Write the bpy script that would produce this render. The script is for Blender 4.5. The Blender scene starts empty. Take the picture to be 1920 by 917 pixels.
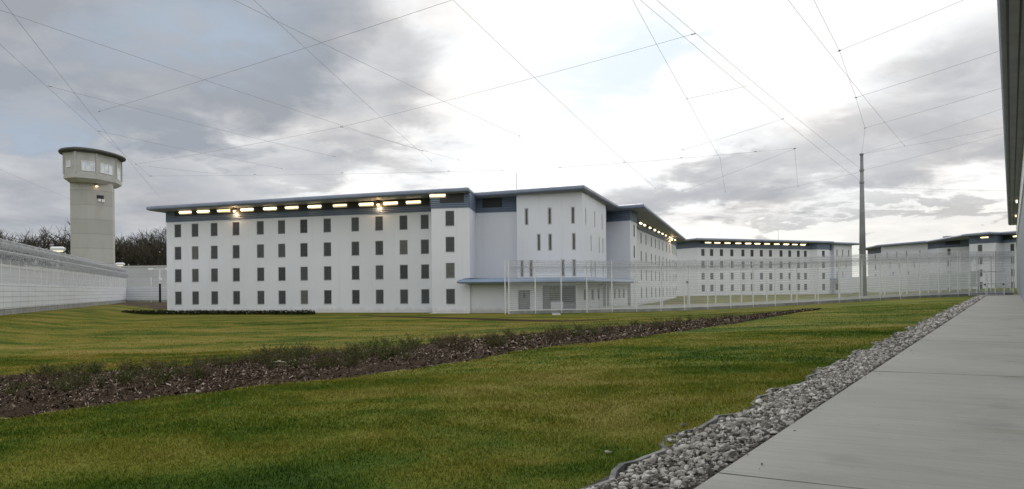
import bpy, bmesh, math, random
import numpy as np
from mathutils import Vector, Matrix, noise
R = math.radians
scene = bpy.context.scene
COL = scene.collection

# ------------------------------------------------------------------ camera
EYE = 2.3
cam_d = bpy.data.cameras.new('camera')
cam = bpy.data.objects.new('camera', cam_d)
COL.objects.link(cam)
cam_d.sensor_width = 36.0
cam_d.lens = 36.0 * 1500.0 / 1920.0
cam_d.shift_y = 84.1 / 1920.0
cam_d.clip_start = 0.1
cam_d.clip_end = 4000.0
cam.matrix_world = Matrix.Translation((0, 0, EYE)) @ Matrix.Rotation(R(90), 4, 'X') @ Matrix.Rotation(-0.0092, 4, 'Z')
scene.camera = cam

# ------------------------------------------------------------------ exposure
scene.view_settings.view_transform = 'Standard'
scene.view_settings.look = 'None'
scene.view_settings.gamma = 1.0
scene.view_settings.exposure = 0.0
scene.cycles.max_bounces = 6
scene.cycles.transparent_max_bounces = 24
scene.cycles.sample_clamp_indirect = 4.0

# ------------------------------------------------------------------ node helper
class NT:
    def __init__(s, tree):
        s.t = tree; s.n = tree.nodes; s.l = tree.links
    def new(s, typ, **kw):
        n = s.n.new(typ)
        for k, v in kw.items(): setattr(n, k, v)
        return n
    def put(s, sock, v):
        if isinstance(v, bpy.types.NodeSocket): s.l.new(v, sock)
        else: sock.default_value = v
    def math(s, op, a, b=0.0, c=None, clamp=False):
        n = s.new('ShaderNodeMath', operation=op); n.use_clamp = clamp
        s.put(n.inputs[0], a); s.put(n.inputs[1], b)
        if c is not None: s.put(n.inputs[2], c)
        return n.outputs[0]
    def vmath(s, op, a, b=(0, 0, 0)):
        n = s.new('ShaderNodeVectorMath', operation=op)
        s.put(n.inputs[0], a); s.put(n.inputs[1], b)
        return n.outputs['Value'] if op in ('LENGTH', 'DOT_PRODUCT') else n.outputs[0]
    def noise(s, vec, scale, detail=4.0, rough=0.5, dist=0.0):
        n = s.new('ShaderNodeTexNoise')
        s.put(n.inputs['Vector'], vec)
        n.inputs['Scale'].default_value = scale; n.inputs['Detail'].default_value = detail
        n.inputs['Roughness'].default_value = rough; n.inputs['Distortion'].default_value = dist
        return n.outputs['Fac']
    def mapping(s, vec, loc=(0, 0, 0), rot=(0, 0, 0), scale=(1, 1, 1), typ='POINT'):
        n = s.new('ShaderNodeMapping', vector_type=typ)
        s.put(n.inputs[0], vec)
        n.inputs['Location'].default_value = loc; n.inputs['Rotation'].default_value = rot; n.inputs['Scale'].default_value = scale
        return n.outputs[0]
    def smooth(s, v, a, b, to0=0.0, to1=1.0):
        n = s.new('ShaderNodeMapRange', interpolation_type='SMOOTHSTEP')
        s.put(n.inputs['Value'], v)
        n.inputs['From Min'].default_value = a; n.inputs['From Max'].default_value = b
        n.inputs['To Min'].default_value = to0; n.inputs['To Max'].default_value = to1
        return n.outputs[0]
    def ramp(s, fac, stops, interp='LINEAR'):
        n = s.new('ShaderNodeValToRGB'); cr = n.color_ramp; cr.interpolation = interp
        while len(cr.elements) < len(stops): cr.elements.new(0.5)
        for e, (p, c) in zip(cr.elements, stops):
            e.position = p; e.color = (*c, 1.0)
        s.put(n.inputs[0], fac)
        return n.outputs[0]
    def mix(s, fac, a, b, blend='MIX'):
        n = s.new('ShaderNodeMix', data_type='RGBA', blend_type=blend)
        s.put(n.inputs[0], fac)
        for k, v in ((6, a), (7, b)):
            s.put(n.inputs[k], v if isinstance(v, bpy.types.NodeSocket) else (*v, 1.0))
        return n.outputs[2]

# ------------------------------------------------------------------ sky: overcast with a bright gap above the middle block
world = bpy.data.worlds.new('World'); scene.world = world; world.use_nodes = True
w = NT(world.node_tree); w.n.clear()
SUN_AZ, SUN_EL = R(3), R(24)                       # behind the clouds, beyond the central block
sky = w.new('ShaderNodeTexSky', sky_type='NISHITA')
sky.sun_disc = False; sky.sun_elevation = SUN_EL; sky.sun_rotation = SUN_AZ
gen = w.new('ShaderNodeTexCoord').outputs['Generated']
sep = w.new('ShaderNodeSeparateXYZ'); w.l.new(gen, sep.inputs[0])
az = w.math('ARCTAN2', sep.outputs[0], sep.outputs[1])
el = w.math('ARCSINE', sep.outputs[2])
cmb = w.new('ShaderNodeCombineXYZ'); w.l.new(az, cmb.inputs[0]); w.l.new(el, cmb.inputs[1])
ae = cmb.outputs[0]
# cloud-layer coordinates: the direction met with a flat layer overhead
zz = w.math('ADD', w.math('MAXIMUM', sep.outputs[2], 0.0), 0.20)
cl = w.new('ShaderNodeCombineXYZ')
w.l.new(w.math('DIVIDE', sep.outputs[0], zz), cl.inputs[0]); w.l.new(w.math('DIVIDE', sep.outputs[1], zz), cl.inputs[1])
layer = cl.outputs[0]
n_big = w.noise(layer, 1.0, 6.0, 0.55, 0.3)
n_fine = w.noise(w.mapping(layer, (3.1, 7.7, 0)), 3.4, 7.0, 0.58, 0.25)
n_soft = w.noise(w.mapping(ae, (0, 0, 4), (0, 0, 0.25), (1, 2.2, 1)), 5.0, 5.0, 0.55, 0.4)
wob = w.new('ShaderNodeCombineXYZ')
w.l.new(w.math('MULTIPLY', w.math('SUBTRACT', n_soft, 0.5), 0.22), wob.inputs[0])
w.l.new(w.math('MULTIPLY', w.math('SUBTRACT', n_fine, 0.5), 0.16), wob.inputs[1])
aew = w.vmath('ADD', ae, wob.outputs[0])
def blob(a, e, ra, re, rot, weight, inner=0.55, outer=1.15):
    d = w.vmath('LENGTH', w.mapping(aew, (a, e, 0), (0, 0, rot), (ra, re, 1), 'TEXTURE'))
    return w.smooth(d, inner, outer, weight, 0.0)
#           az      el     r_az  r_el  rot   grey
BLOBS = [(-0.50, 0.29, 0.46, 0.20, 0.10, 0.97, 0.55, 1.05),
         (-0.22, 0.27, 0.18, 0.13, -0.50, 0.58, 0.60, 1.08),
         (-0.52, 0.08, 0.32, 0.10, 0.00, 0.74, 0.50, 1.15),
         (-0.29, 0.150, 0.17, 0.05, 0.15, 0.46, 0.45, 1.15),
         (0.42, 0.150, 0.26, 0.055, 0.20, 0.50, 0.45, 1.20),
         (0.24, 0.125, 0.17, 0.035, 0.20, 0.62, 0.35, 1.25),
         (0.56, 0.215, 0.17, 0.085, 0.35, 0.46, 0.50, 1.20),
         (0.46, 0.085, 0.12, 0.013, 0.05, 0.40, 0.30, 1.30),
         (0.31, 0.078, 0.06, 0.010, 0.00, 0.35, 0.30, 1.30),
         (0.52, 0.055, 0.20, 0.035, 0.00, 0.16, 0.40, 1.30)]
G = None
for b in BLOBS:
    o = blob(*b)
    G = o if G is None else w.math('MAXIMUM', G, o)
# elsewhere (sides, overhead, behind the viewer) an even broken overcast
front = w.smooth(w.math('ABSOLUTE', az), 0.62, 1.0)
over = w.smooth(el, 0.42, 0.65)
rest = w.math('MAXIMUM', front, over)
rear_left = w.smooth(az, 0.3, -0.9)                 # unseen sky made brighter behind the viewer's right, to lift the wall light
G = w.math('MAXIMUM', G, w.math('MULTIPLY', rest, w.math('MULTIPLY_ADD', rear_left, 0.12, 0.0)))
near_edge = w.smooth(G, 0.0, 0.35)
amp = w.math('MULTIPLY_ADD', near_edge, 0.90, 0.24)
nz = w.math('ADD', w.math('MULTIPLY', w.math('SUBTRACT', n_big, 0.5), 0.55), w.math('MULTIPLY', w.math('SUBTRACT', n_fine, 0.5), 1.0))
G = w.math('ADD', G, w.math('MULTIPLY', nz, amp), clamp=True)
cloud = w.ramp(G, [(0.0, (1.07, 1.07, 1.065)), (0.16, (0.91, 0.925, 0.94)), (0.38, (0.70, 0.71, 0.725)), (0.62, (0.540, 0.558, 0.590)), (1.0, (0.36, 0.390, 0.44))])
warm = w.smooth(w.noise(w.mapping(ae, (2, 5, 0), (0, 0, 0), (1, 2.5, 1)), 4.5, 4.0, 0.5), 0.42, 0.66)
cloud = w.mix(w.math('MULTIPLY', w.math('MULTIPLY', warm, 0.8), w.math('SUBTRACT', 1.0, rest)), cloud, w.mix(1.0, cloud, (1.03, 0.992, 0.962), 'MULTIPLY'))
# creamy band near the right horizon
cream = w.math('MULTIPLY', w.smooth(el, 0.13, 0.03), w.smooth(az, 0.10, 0.32))
cloud = w.mix(w.math('MULTIPLY', cream, 0.75), cloud, w.mix(1.0, cloud, (1.0, 0.975, 0.90), 'MULTIPLY'))
# thin places where the blue shows
blue = w.math('MAXIMUM', blob(0.165, 0.285, 0.18, 0.06, 0.15, 0.95, 0.2, 1.2), blob(-0.37, 0.30, 0.16, 0.06, 0.2, 0.60, 0.1, 1.2))
blue = w.math('MAXIMUM', blue, blob(-0.56, 0.175, 0.09, 0.035, 0.0, 0.55, 0.1, 1.2))
blue = w.math('MULTIPLY', blue, w.smooth(n_fine, 0.34, 0.58))
veiled = w.mix(0.93, w.mix(1.0, sky.outputs[0], (0.10, 0.10, 0.10), 'MULTIPLY'), (0.74, 0.87, 0.99))
dimmer = w.mix(w.math('MULTIPLY', w.smooth(az, 0.0, -0.2), 1.0), veiled, w.mix(1.0, veiled, (0.62, 0.66, 0.72), 'MULTIPLY'))
col = w.mix(blue, cloud, dimmer)
bg = w.new('ShaderNodeBackground')
w.l.new(w.mix(1.0, col, (10.0, 10.0, 10.0), 'MULTIPLY'), bg.inputs['Color'])
bg.inputs['Strength'].default_value = 0.10
w.l.new(bg.outputs[0], w.new('ShaderNodeOutputWorld').inputs[0])

sun_d = bpy.data.lights.new('sun', 'SUN')
sun_d.energy = 0.6; sun_d.angle = R(20); sun_d.color = (1.0, 0.95, 0.88)
sun = bpy.data.objects.new('sun', sun_d); COL.objects.link(sun)
sv = Vector((math.sin(SUN_AZ) * math.cos(SUN_EL), math.cos(SUN_AZ) * math.cos(SUN_EL), math.sin(SUN_EL)))
sun.rotation_euler = sv.to_track_quat('Z', 'Y').to_euler()

# ------------------------------------------------------------------ mesh helpers
class MB:
    def __init__(s): s.v = []; s.f = []
    def face(s, pts):
        k = len(s.v); s.v += [tuple(p) for p in pts]; s.f.append(tuple(range(k, k + len(pts))))
    def box(s, c, size, rz=0.0):
        hx, hy, hz = size[0] / 2, size[1] / 2, size[2] / 2
        cs, sn = math.cos(rz), math.sin(rz); k = len(s.v)
        for z in (-hz, hz):
            for x, y in ((-hx, -hy), (hx, -hy), (hx, hy), (-hx, hy)):
                s.v.append((c[0] + x * cs - y * sn, c[1] + x * sn + y * cs, c[2] + z))
        s.f += [(k+3, k+2, k+1, k), (k+4, k+5, k+6, k+7)] + [(k+i, k+(i+1) % 4, k+4+(i+1) % 4, k+4+i) for i in range(4)]
    def prism(s, poly, z0, z1):
        n = len(poly); k = len(s.v)
        s.v += [(p[0], p[1], z0) for p in poly] + [(p[0], p[1], z1) for p in poly]
        s.f += [tuple(range(k + n - 1, k - 1, -1)), tuple(range(k + n, k + 2 * n))]
        s.f += [(k + i, k + (i + 1) % n, k + n + (i + 1) % n, k + n + i) for i in range(n)]
    def tube(s, pts, radii, n=6, cap=True):
        pts = [Vector(p) for p in pts]
        if not isinstance(radii, (list, tuple)): radii = [radii] * len(pts)
        k0 = len(s.v); up = Vector((0, 0, 1))
        for i, p in enumerate(pts):
            t = (pts[min(i + 1, len(pts) - 1)] - pts[max(i - 1, 0)]).normalized()
            a = t.cross(up)
            if a.length < 1e-3: a = t.cross(Vector((1, 0, 0)))
            a.normalize(); b = t.cross(a)
            for j in range(n):
                q = p + (a * math.cos(2 * math.pi * j / n) + b * math.sin(2 * math.pi * j / n)) * radii[i]
                s.v.append(tuple(q))
        for i in range(len(pts) - 1):
            for j in range(n):
                s.f.append((k0 + i * n + j, k0 + i * n + (j + 1) % n, k0 + (i + 1) * n + (j + 1) % n, k0 + (i + 1) * n + j))
        if cap:
            s.f.append(tuple(k0 + j for j in range(n - 1, -1, -1)))
            s.f.append(tuple(k0 + (len(pts) - 1) * n + j for j in range(n)))
    def rings(s, rings, close_top=True, close_bottom=True):
        n = len(rings[0]); k = len(s.v)
        for r in rings: s.v += [tuple(p) for p in r]
        for i in range(len(rings) - 1):
            for j in range(n):
                s.f.append((k + i * n + j, k + i * n + (j + 1) % n, k + (i + 1) * n + (j + 1) % n, k + (i + 1) * n + j))
        if close_bottom: s.f.append(tuple(k + j for j in range(n - 1, -1, -1)))
        if close_top: s.f.append(tuple(k + (len(rings) - 1) * n + j for j in range(n)))
    def mesh(s, name, origin=(0, 0, 0)):
        me = bpy.data.meshes.new(name)
        o = origin
        me.from_pydata([(v[0] - o[0], v[1] - o[1], v[2] - o[2]) for v in s.v], [], s.f)
        me.update()
        return me

WLOC = {}
def link(name, data, mat, parent=None, loc=(0, 0, 0), rz=0.0, smooth=False):
    o = bpy.data.objects.new(name, data); COL.objects.link(o)
    if mat is not None and data is not None and not data.materials: data.materials.append(mat)
    pl = WLOC.get(parent.name, (0, 0, 0)) if parent else (0, 0, 0)
    o.parent = parent
    o.location = (loc[0] - pl[0], loc[1] - pl[1], loc[2] - pl[2]); o.rotation_euler = (0, 0, rz)
    WLOC[o.name] = tuple(loc)
    if smooth and data is not None:
        for p in data.polygons: p.use_smooth = True
    return o
def build(name, mb, mat, parent=None, origin=None, smooth=False):
    """mesh given in world coordinates"""
    if origin is None: origin = WLOC.get(parent.name, (0, 0, 0)) if parent else mb.v[0]
    return link(name, mb.mesh(name, origin), mat, parent, origin, 0.0, smooth)
def local_part(name, mesh, mat, parent, loc=(0, 0, 0), rz=0.0):
    """mesh in the parent's own axes"""
    o = bpy.data.objects.new(name, mesh); COL.objects.link(o); o.parent = parent
    if mat is not None and not mesh.materials: mesh.materials.append(mat)
    o.location = loc; o.rotation_euler = (0, 0, rz)
    return o
def thing(name, label, cat, loc=(0, 0, 0), group=None):
    o = bpy.data.objects.new(name, None); COL.objects.link(o); o.empty_display_size = 0.3
    o.location = loc; WLOC[o.name] = tuple(loc)
    return tag(o, label, cat, group)
def tag(o, label, cat, group=None):
    o['label'] = label; o['category'] = cat
    if group: o['group'] = group
    return o
def kind(o, k):
    o['kind'] = k; return o

# ------------------------------------------------------------------ ground height
def sm(a, b, x):
    t = max(0.0, min(1.0, (x - a) / (b - a))); return t * t * (3 - 2 * t)
PD = (0.5294, 0.8484)                               # direction of the path
def ground(X, Y):
    q = -(X * PD[1] - Y * PD[0]); s_ = X * PD[0] + Y * PD[1]
    zp = 0.6 + 0.0055 * max(-20.0, min(s_, 95.0))
    d = (X + 27.8) * 0.942 + (Y - 30.0) * 0.334          # distance from the left fence
    rise = 0.70 * (1 - sm(0.6, 8.5, d)) + 0.70 * sm(97, 116, Y) * (1 - sm(-36, -28, X)) * sm(0.6, 8.5, d)
    return zp * (1 - sm(0, 32, q)) + 0.55 * sm(110, 165, Y) * sm(12, 36, X) + rise
def ground_np(X, Y):
    def smn(a, b, x):
        t = np.clip((x - a) / (b - a), 0, 1); return t * t * (3 - 2 * t)
    q = -(X * PD[1] - Y * PD[0]); s_ = X * PD[0] + Y * PD[1]
    zp = 0.6 + 0.0055 * np.clip(s_, -20, 95)
    d = (X + 27.8) * 0.942 + (Y - 30.0) * 0.334
    rise = 0.70 * (1 - smn(0.6, 8.5, d)) + 0.70 * smn(97, 116, Y) * (1 - smn(-36, -28, X)) * smn(0.6, 8.5, d)
    return zp * (1 - smn(0, 32, q)) + 0.55 * smn(110, 165, Y) * smn(12, 36, X) + rise

# ------------------------------------------------------------------ materials
def material(name, fn, rough=0.8, metal=0.0, spec=0.3):
    m = bpy.data.materials.new(name); m.use_nodes = True
    t = NT(m.node_tree); b = t.n['Principled BSDF']
    b.inputs['Roughness'].default_value = rough; b.inputs['Metallic'].default_value = metal
    b.inputs['Specular IOR Level'].default_value = spec
    fn(t, b); return m
def world_pos(t): return t.new('ShaderNodeNewGeometry').outputs['Position']
def obj_pos(t): return t.new('ShaderNodeTexCoord').outputs['Object']
def bump(t, b, h, strength=0.3, dist=0.02):
    n = t.new('ShaderNodeBump'); n.inputs['Strength'].default_value = strength; n.inputs['Distance'].default_value = dist
    t.l.new(h, n.inputs['Height']); t.l.new(n.outputs[0], b.inputs['Normal'])
def mottled(c1, c2, scale, detail=5.0, lo=0.35, hi=0.65, bstr=0.0, bdist=0.02, stretch=(1, 1, 1)):
    def fn(t, b):
        n = t.noise(t.mapping(world_pos(t), scale=stretch), scale, detail, 0.6)
        t.l.new(t.mix(t.smooth(n, lo, hi), c1, c2), b.inputs['Base Color'])
        if bstr: bump(t, b, n, bstr, bdist)
    return fn
def render_wall(t, b):
    p = world_pos(t)
    a = t.noise(p, 0.12, 4.0, 0.6); streak = t.noise(t.mapping(p, scale=(1.2, 1.2, 0.06)), 1.5, 4.0, 0.6)
    c = t.mix(t.smooth(a, 0.35, 0.7), (0.76, 0.78, 0.83), (0.705, 0.725, 0.77))
    c = t.mix(t.math('MULTIPLY', t.smooth(streak, 0.52, 0.80), 0.30), c, (0.59, 0.595, 0.60))
    sz = t.new('ShaderNodeSeparateXYZ'); t.l.new(p, sz.inputs[0])            # mud splashed up from the ground
    splash = t.math('MULTIPLY', t.smooth(t.math('ADD', sz.outputs[2], t.math('MULTIPLY', t.noise(p, 1.3, 5.0, 0.7), -0.9)), 0.15, -0.35), 0.55)
    c = t.mix(splash, c, (0.40, 0.38, 0.33))
    t.l.new(c, b.inputs['Base Color'])
    bump(t, b, t.noise(p, 25.0, 3.0), 0.15, 0.01)
M = {}
M['wall'] = material('white_render', render_wall, 0.85, spec=0.2)
def cladding(t, b):
    p = world_pos(t); s = t.new('ShaderNodeSeparateXYZ'); t.l.new(p, s.inputs[0])
    wv = t.math('SINE', t.math('MULTIPLY', s.outputs[2], 2 * math.pi / 0.19))
    n = t.noise(p, 0.5, 3.0)
    c = t.mix(t.smooth(n, 0.3, 0.7), (0.135, 0.172, 0.245), (0.165, 0.205, 0.28))
    t.l.new(t.mix(t.smooth(wv, 0.55, 0.95), c, (0.08, 0.105, 0.15)), b.inputs['Base Color'])
    bump(t, b, wv, 0.6, 0.03)
M['clad'] = material('blue_cladding', cladding, 0.5)
M['edge'] = material('roof_edge_metal', mottled((0.17, 0.205, 0.275), (0.21, 0.245, 0.32), 0.6), 0.42, 0.25, 0.5)
M['canopy'] = material('canopy_metal', mottled((0.20, 0.27, 0.39), (0.24, 0.31, 0.43), 0.6), 0.38, 0.25, 0.5)
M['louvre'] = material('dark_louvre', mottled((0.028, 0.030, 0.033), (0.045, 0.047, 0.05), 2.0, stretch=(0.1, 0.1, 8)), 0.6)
M['soffit'] = material('soffit_panel', mottled((0.20, 0.202, 0.208), (0.25, 0.252, 0.258), 0.6), 0.6)
M['frame'] = material('window_frame_grey', mottled((0.27, 0.28, 0.29), (0.33, 0.34, 0.35), 3.0), 0.5)
def glass(t, b):
    r = t.new('ShaderNodeObjectInfo').outputs['Random']
    t.l.new(t.ramp(r, [(0.0, (0.050, 0.058, 0.064)), (0.5, (0.085, 0.095, 0.102)), (0.85, (0.115, 0.122, 0.126)), (1.0, (0.19, 0.185, 0.17))]), b.inputs['Base Color'])
M['glass'] = material('dark_glass', glass, 0.45, spec=0.18)
M['bars'] = material('window_bars', mottled((0.10, 0.105, 0.11), (0.14, 0.145, 0.15), 3.0), 0.5)
M['slitframe'] = material('slit_frame_pale', mottled((0.42, 0.42, 0.42), (0.50, 0.50, 0.50), 2.0), 0.6)
M['reflector'] = material('lamp_reflector', mottled((0.60, 0.58, 0.52), (0.68, 0.66, 0.60), 2.0), 0.5)
M['slit'] = material('slit_glass', mottled((0.05, 0.052, 0.05), (0.10, 0.10, 0.09), 0.8), 0.3)
M['tglass'] = material('tower_glass', mottled((0.50, 0.56, 0.66), (0.70, 0.76, 0.84), 0.9), 0.08, spec=0.8)  # pale bluish base colour carries the sky's reflection and the curtains
M['tframe'] = material('white_window_frame', mottled((0.70, 0.71, 0.72), (0.78, 0.78, 0.78), 3.0), 0.4)
M['door'] = material('grey_door', mottled((0.20, 0.21, 0.23), (0.25, 0.26, 0.28), 1.2), 0.5)
M['yglass'] = material('yellowish_pane', mottled((0.20, 0.21, 0.13), (0.10, 0.12, 0.10), 2.5), 0.15)
def concrete_tower(t, b):
    p = world_pos(t); s = t.new('ShaderNodeSeparateXYZ'); t.l.new(p, s.inputs[0])
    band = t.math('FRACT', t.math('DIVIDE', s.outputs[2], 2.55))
    step = t.math('FRACT', t.math('MULTIPLY', t.math('FLOOR', t.math('DIVIDE', s.outputs[2], 2.55)), 0.618))
    n = t.noise(t.mapping(p, scale=(1, 1, 0.35)), 0.8, 5.0, 0.6)
    c = t.mix(step, (0.395, 0.395, 0.38), (0.465, 0.465, 0.45))
    c = t.mix(t.math('MULTIPLY', t.smooth(n, 0.4, 0.75), 0.6), c, (0.37, 0.365, 0.335))
    c = t.mix(t.smooth(band, 0.985, 0.995), c, (0.22, 0.22, 0.20))
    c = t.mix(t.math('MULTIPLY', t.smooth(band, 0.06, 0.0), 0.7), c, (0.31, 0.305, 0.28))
    t.l.new(c, b.inputs['Base Color'])
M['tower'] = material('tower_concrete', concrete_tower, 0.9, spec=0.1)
M['cabin'] = material('cabin_concrete', mottled((0.42, 0.42, 0.41), (0.475, 0.475, 0.465), 0.7), 0.85, spec=0.1)
M['troof'] = material('tower_roof', mottled((0.065, 0.065, 0.063), (0.085, 0.085, 0.08), 0.8), 0.7)
def concrete_wall(t, b):
    p = world_pos(t); s = t.new('ShaderNodeSeparateXYZ'); t.l.new(p, s.inputs[0])
    n = t.noise(t.mapping(p, scale=(1, 1, 0.3)), 0.35, 5.0, 0.6)
    band = t.math('FRACT', t.math('DIVIDE', s.outputs[2], 1.5))
    c = t.mix(t.smooth(n, 0.3, 0.7), (0.57, 0.585, 0.62), (0.50, 0.515, 0.55))
    c = t.mix(t.math('MULTIPLY', t.smooth(band, 0.96, 0.99), 0.5), c, (0.25, 0.25, 0.25))
    t.l.new(c, b.inputs['Base Color'])
M['cwall'] = material('perimeter_concrete', concrete_wall, 0.9, spec=0.1)
M['plinth'] = material('plinth_concrete', mottled((0.33, 0.335, 0.325), (0.24, 0.245, 0.235), 1.2), 0.9, spec=0.1)
M['curb'] = material('pale_curb', mottled((0.66, 0.66, 0.64), (0.56, 0.56, 0.54), 0.8), 0.9, spec=0.1)
M['post'] = material('white_steel', mottled((0.74, 0.75, 0.77), (0.80, 0.81, 0.82), 2.0), 0.45)
M['galv'] = material('galvanised_wire', mottled((0.36, 0.37, 0.39), (0.46, 0.47, 0.49), 3.0), 0.5, 0.3)
def meshpanel(cover_lo, cover_hi, colour, pitch=0.2):
    def fn(t, b):
        p = obj_pos(t); s = t.new('ShaderNodeSeparateXYZ'); t.l.new(p, s.inputs[0])
        h = t.smooth(t.math('ABSOLUTE', t.math('SUBTRACT', t.math('FRACT', t.math('DIVIDE', s.outputs[2], pitch)), 0.5)), 0.36, 0.46)
        fac = t.math('MULTIPLY_ADD', h, cover_hi - cover_lo, cover_lo)
        b.inputs['Base Color'].default_value = (*colour, 1); b.inputs['Specular IOR Level'].default_value = 0.1
        tr = t.new('ShaderNodeBsdfTransparent'); mx = t.new('ShaderNodeMixShader')
        t.l.new(fac, mx.inputs[0]); t.l.new(tr.outputs[0], mx.inputs[1]); t.l.new(b.outputs[0], mx.inputs[2])
        t.l.new(mx.outputs[0], t.n['Material Output'].inputs['Surface'])
    return fn
M['mesh'] = material('white_wire_mesh', meshpanel(0.13, 0.42, (0.74, 0.75, 0.77)), 0.5)
M['mesh_dense'] = material('dense_wire_mesh', meshpanel(0.52, 0.62, (0.66, 0.675, 0.70), 0.35), 0.5)
M['mesh_far'] = material('fine_wire_mesh', meshpanel(0.13, 0.28, (0.74, 0.75, 0.77), 0.35), 0.5)
def slat(t, b):
    p = world_pos(t); s = t.new('ShaderNodeSeparateXYZ'); t.l.new(p, s.inputs[0])
    g = t.math('FRACT', t.math('DIVIDE', s.outputs[2], 0.42))
    n = t.noise(t.mapping(p, scale=(.3, .3, 4)), 0.7, 4.0)
    c = t.mix(t.smooth(n, 0.3, 0.7), (0.66, 0.685, 0.74), (0.60, 0.62, 0.67))
    t.l.new(t.mix(t.smooth(g, 0.88, 0.93), c, (0.33, 0.335, 0.35)), b.inputs['Base Color'])
M['slat'] = material('white_slats', slat, 0.6)
M['mast'] = material('mast_steel', mottled((0.20, 0.205, 0.21), (0.26, 0.265, 0.27), 0.5), 0.55, 0.3)
M['sheet'] = material('white_sheet', mottled((0.83, 0.85, 0.90), (0.78, 0.80, 0.85), 0.5, stretch=(1, 1, .3)), 0.5)
M['black'] = material('black_paint', mottled((0.015, 0.015, 0.017), (0.03, 0.03, 0.032), 2.0), 0.5)
M['cable'] = material('steel_cable', mottled((0.22, 0.225, 0.235), (0.30, 0.305, 0.315), 1.0), 0.6)
def emit(name, colour, strength):
    m = bpy.data.materials.new(name); m.use_nodes = True; t = NT(m.node_tree); b = t.n['Principled BSDF']
    n = t.noise(obj_pos(t), 1.5, 2.0)
    t.l.new(t.mix(t.smooth(n, 0.3, 0.7), colour, tuple(min(1, c * 1.03) for c in colour)), b.inputs['Emission Color'])
    b.inputs['Base Color'].default_value = (*colour, 1)
    r = t.new('ShaderNodeObjectInfo').outputs['Random']
    t.l.new(t.math('MULTIPLY_ADD', r, strength*0.7, strength*0.6), b.inputs['Emission Strength'])
    return m
M['tubelight'] = emit('lit_tube', (1.0, 0.85, 0.56), 3.0)
M['spot'] = emit('lit_warm_lamp', (1.0, 0.62, 0.30), 5.0)
M['flood'] = emit('lit_pale_lamp', (1.0, 0.93, 0.70), 0.55)

def lawn_colour(t, p):
    big = t.noise(t.mapping(p, rot=(0, 0, 0.45), scale=(0.7, 1.3, 1)), 0.20, 4.0, 0.55, 0.5)
    mid = t.noise(t.mapping(p, (9, 3, 0)), 0.65, 5.0, 0.6, 0.3)
    fine = t.noise(t.mapping(p, (2, 8, 0)), 7.0, 4.0, 0.65)
    s = t.new('ShaderNodeSeparateXYZ'); t.l.new(p, s.inputs[0])
    # the lawn beyond the planting bed is drier
    q = t.math('SUBTRACT', t.math('MULTIPLY', s.outputs[1], PD[0]), t.math('MULTIPLY', s.outputs[0], PD[1]))
    dry = t.smooth(q, 8.0, 17.0)
    k = t.math('ADD', t.math('MULTIPLY', big, 0.74), t.math('ADD', t.math('MULTIPLY', mid, 0.40), t.math('MULTIPLY', fine, 0.14)))
    k = t.math('ADD', k, t.math('MULTIPLY', dry, 0.004))
    c = t.ramp(k, [(0.48, (0.036, 0.078, 0.008)), (0.575, (0.078, 0.124, 0.012)), (0.67, (0.165, 0.176, 0.025)), (0.80, (0.245, 0.222, 0.060))])
    c = t.mix(dry, c, t.mix(1.0, c, (0.98, 0.86, 0.92), 'MULTIPLY'))
    return c, fine
def lawn(t, b):
    c, f = lawn_colour(t, world_pos(t))
    t.l.new(t.mix(0.12, c, (0.02, 0.03, 0.008)), b.inputs['Base Color']); bump(t, b, f, 0.6, 0.05)
M['lawn'] = material('lawn_turf', lawn, 0.95, spec=0.05)
def blades(t, b):
    c, f = lawn_colour(t, world_pos(t))
    hue = t.noise(world_pos(t), 60.0, 1.0)
    t.l.new(t.mix(t.smooth(hue, 0.35, 0.7), c, t.mix(1.0, c, (1.55, 1.45, 1.5), 'MULTIPLY')), b.inputs['Base Color'])
M['blades'] = material('grass_blades', blades, 0.85, spec=0.04)
M['mulch'] = material('mulch_soil', mottled((0.024, 0.016, 0.009), (0.080, 0.056, 0.036), 14.0, 8.0, 0.38, 0.66, 1.0, 0.06), 0.95, spec=0.05)
M['soil'] = material('bare_soil', mottled((0.045, 0.034, 0.022), (0.085, 0.066, 0.042), 0.8, 8.0, 0.3, 0.7, 0.5, 0.05), 0.95, spec=0.05)
def chips(t, b):
    r = t.new('ShaderNodeNewGeometry').outputs['Random Per Island']
    t.l.new(t.ramp(r, [(0.0, (0.020, 0.014, 0.009)), (0.5, (0.068, 0.046, 0.030)), (0.80, (0.165, 0.120, 0.085)), (0.94, (0.40, 0.33, 0.26)), (1.0, (0.50, 0.44, 0.38))]), b.inputs['Base Color'])
M['chips'] = material('bark_chips', chips, 0.9, spec=0.1)
def stones(t, b):
    r = t.new('ShaderNodeNewGeometry').outputs['Random Per Island']; n = t.noise(world_pos(t), 18.0, 4.0, 0.6)
    c = t.ramp(r, [(0.0, (0.15, 0.138, 0.118)), (0.3, (0.32, 0.30, 0.265)), (0.65, (0.50, 0.475, 0.435)), (1.0, (0.78, 0.76, 0.72))])
    t.l.new(t.mix(t.math('MULTIPLY', t.smooth(n, 0.4, 0.7), 0.45), c, (0.17, 0.16, 0.145)), b.inputs['Base Color']); bump(t, b, n, 0.4, 0.02)
M['stones'] = material('gravel_stones', stones, 0.85, spec=0.2)
M['gravelbed'] = material('gravel_bed', mottled((0.045, 0.042, 0.036), (0.13, 0.122, 0.108), 14.0, 6.0), 0.95, spec=0.05)
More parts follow.
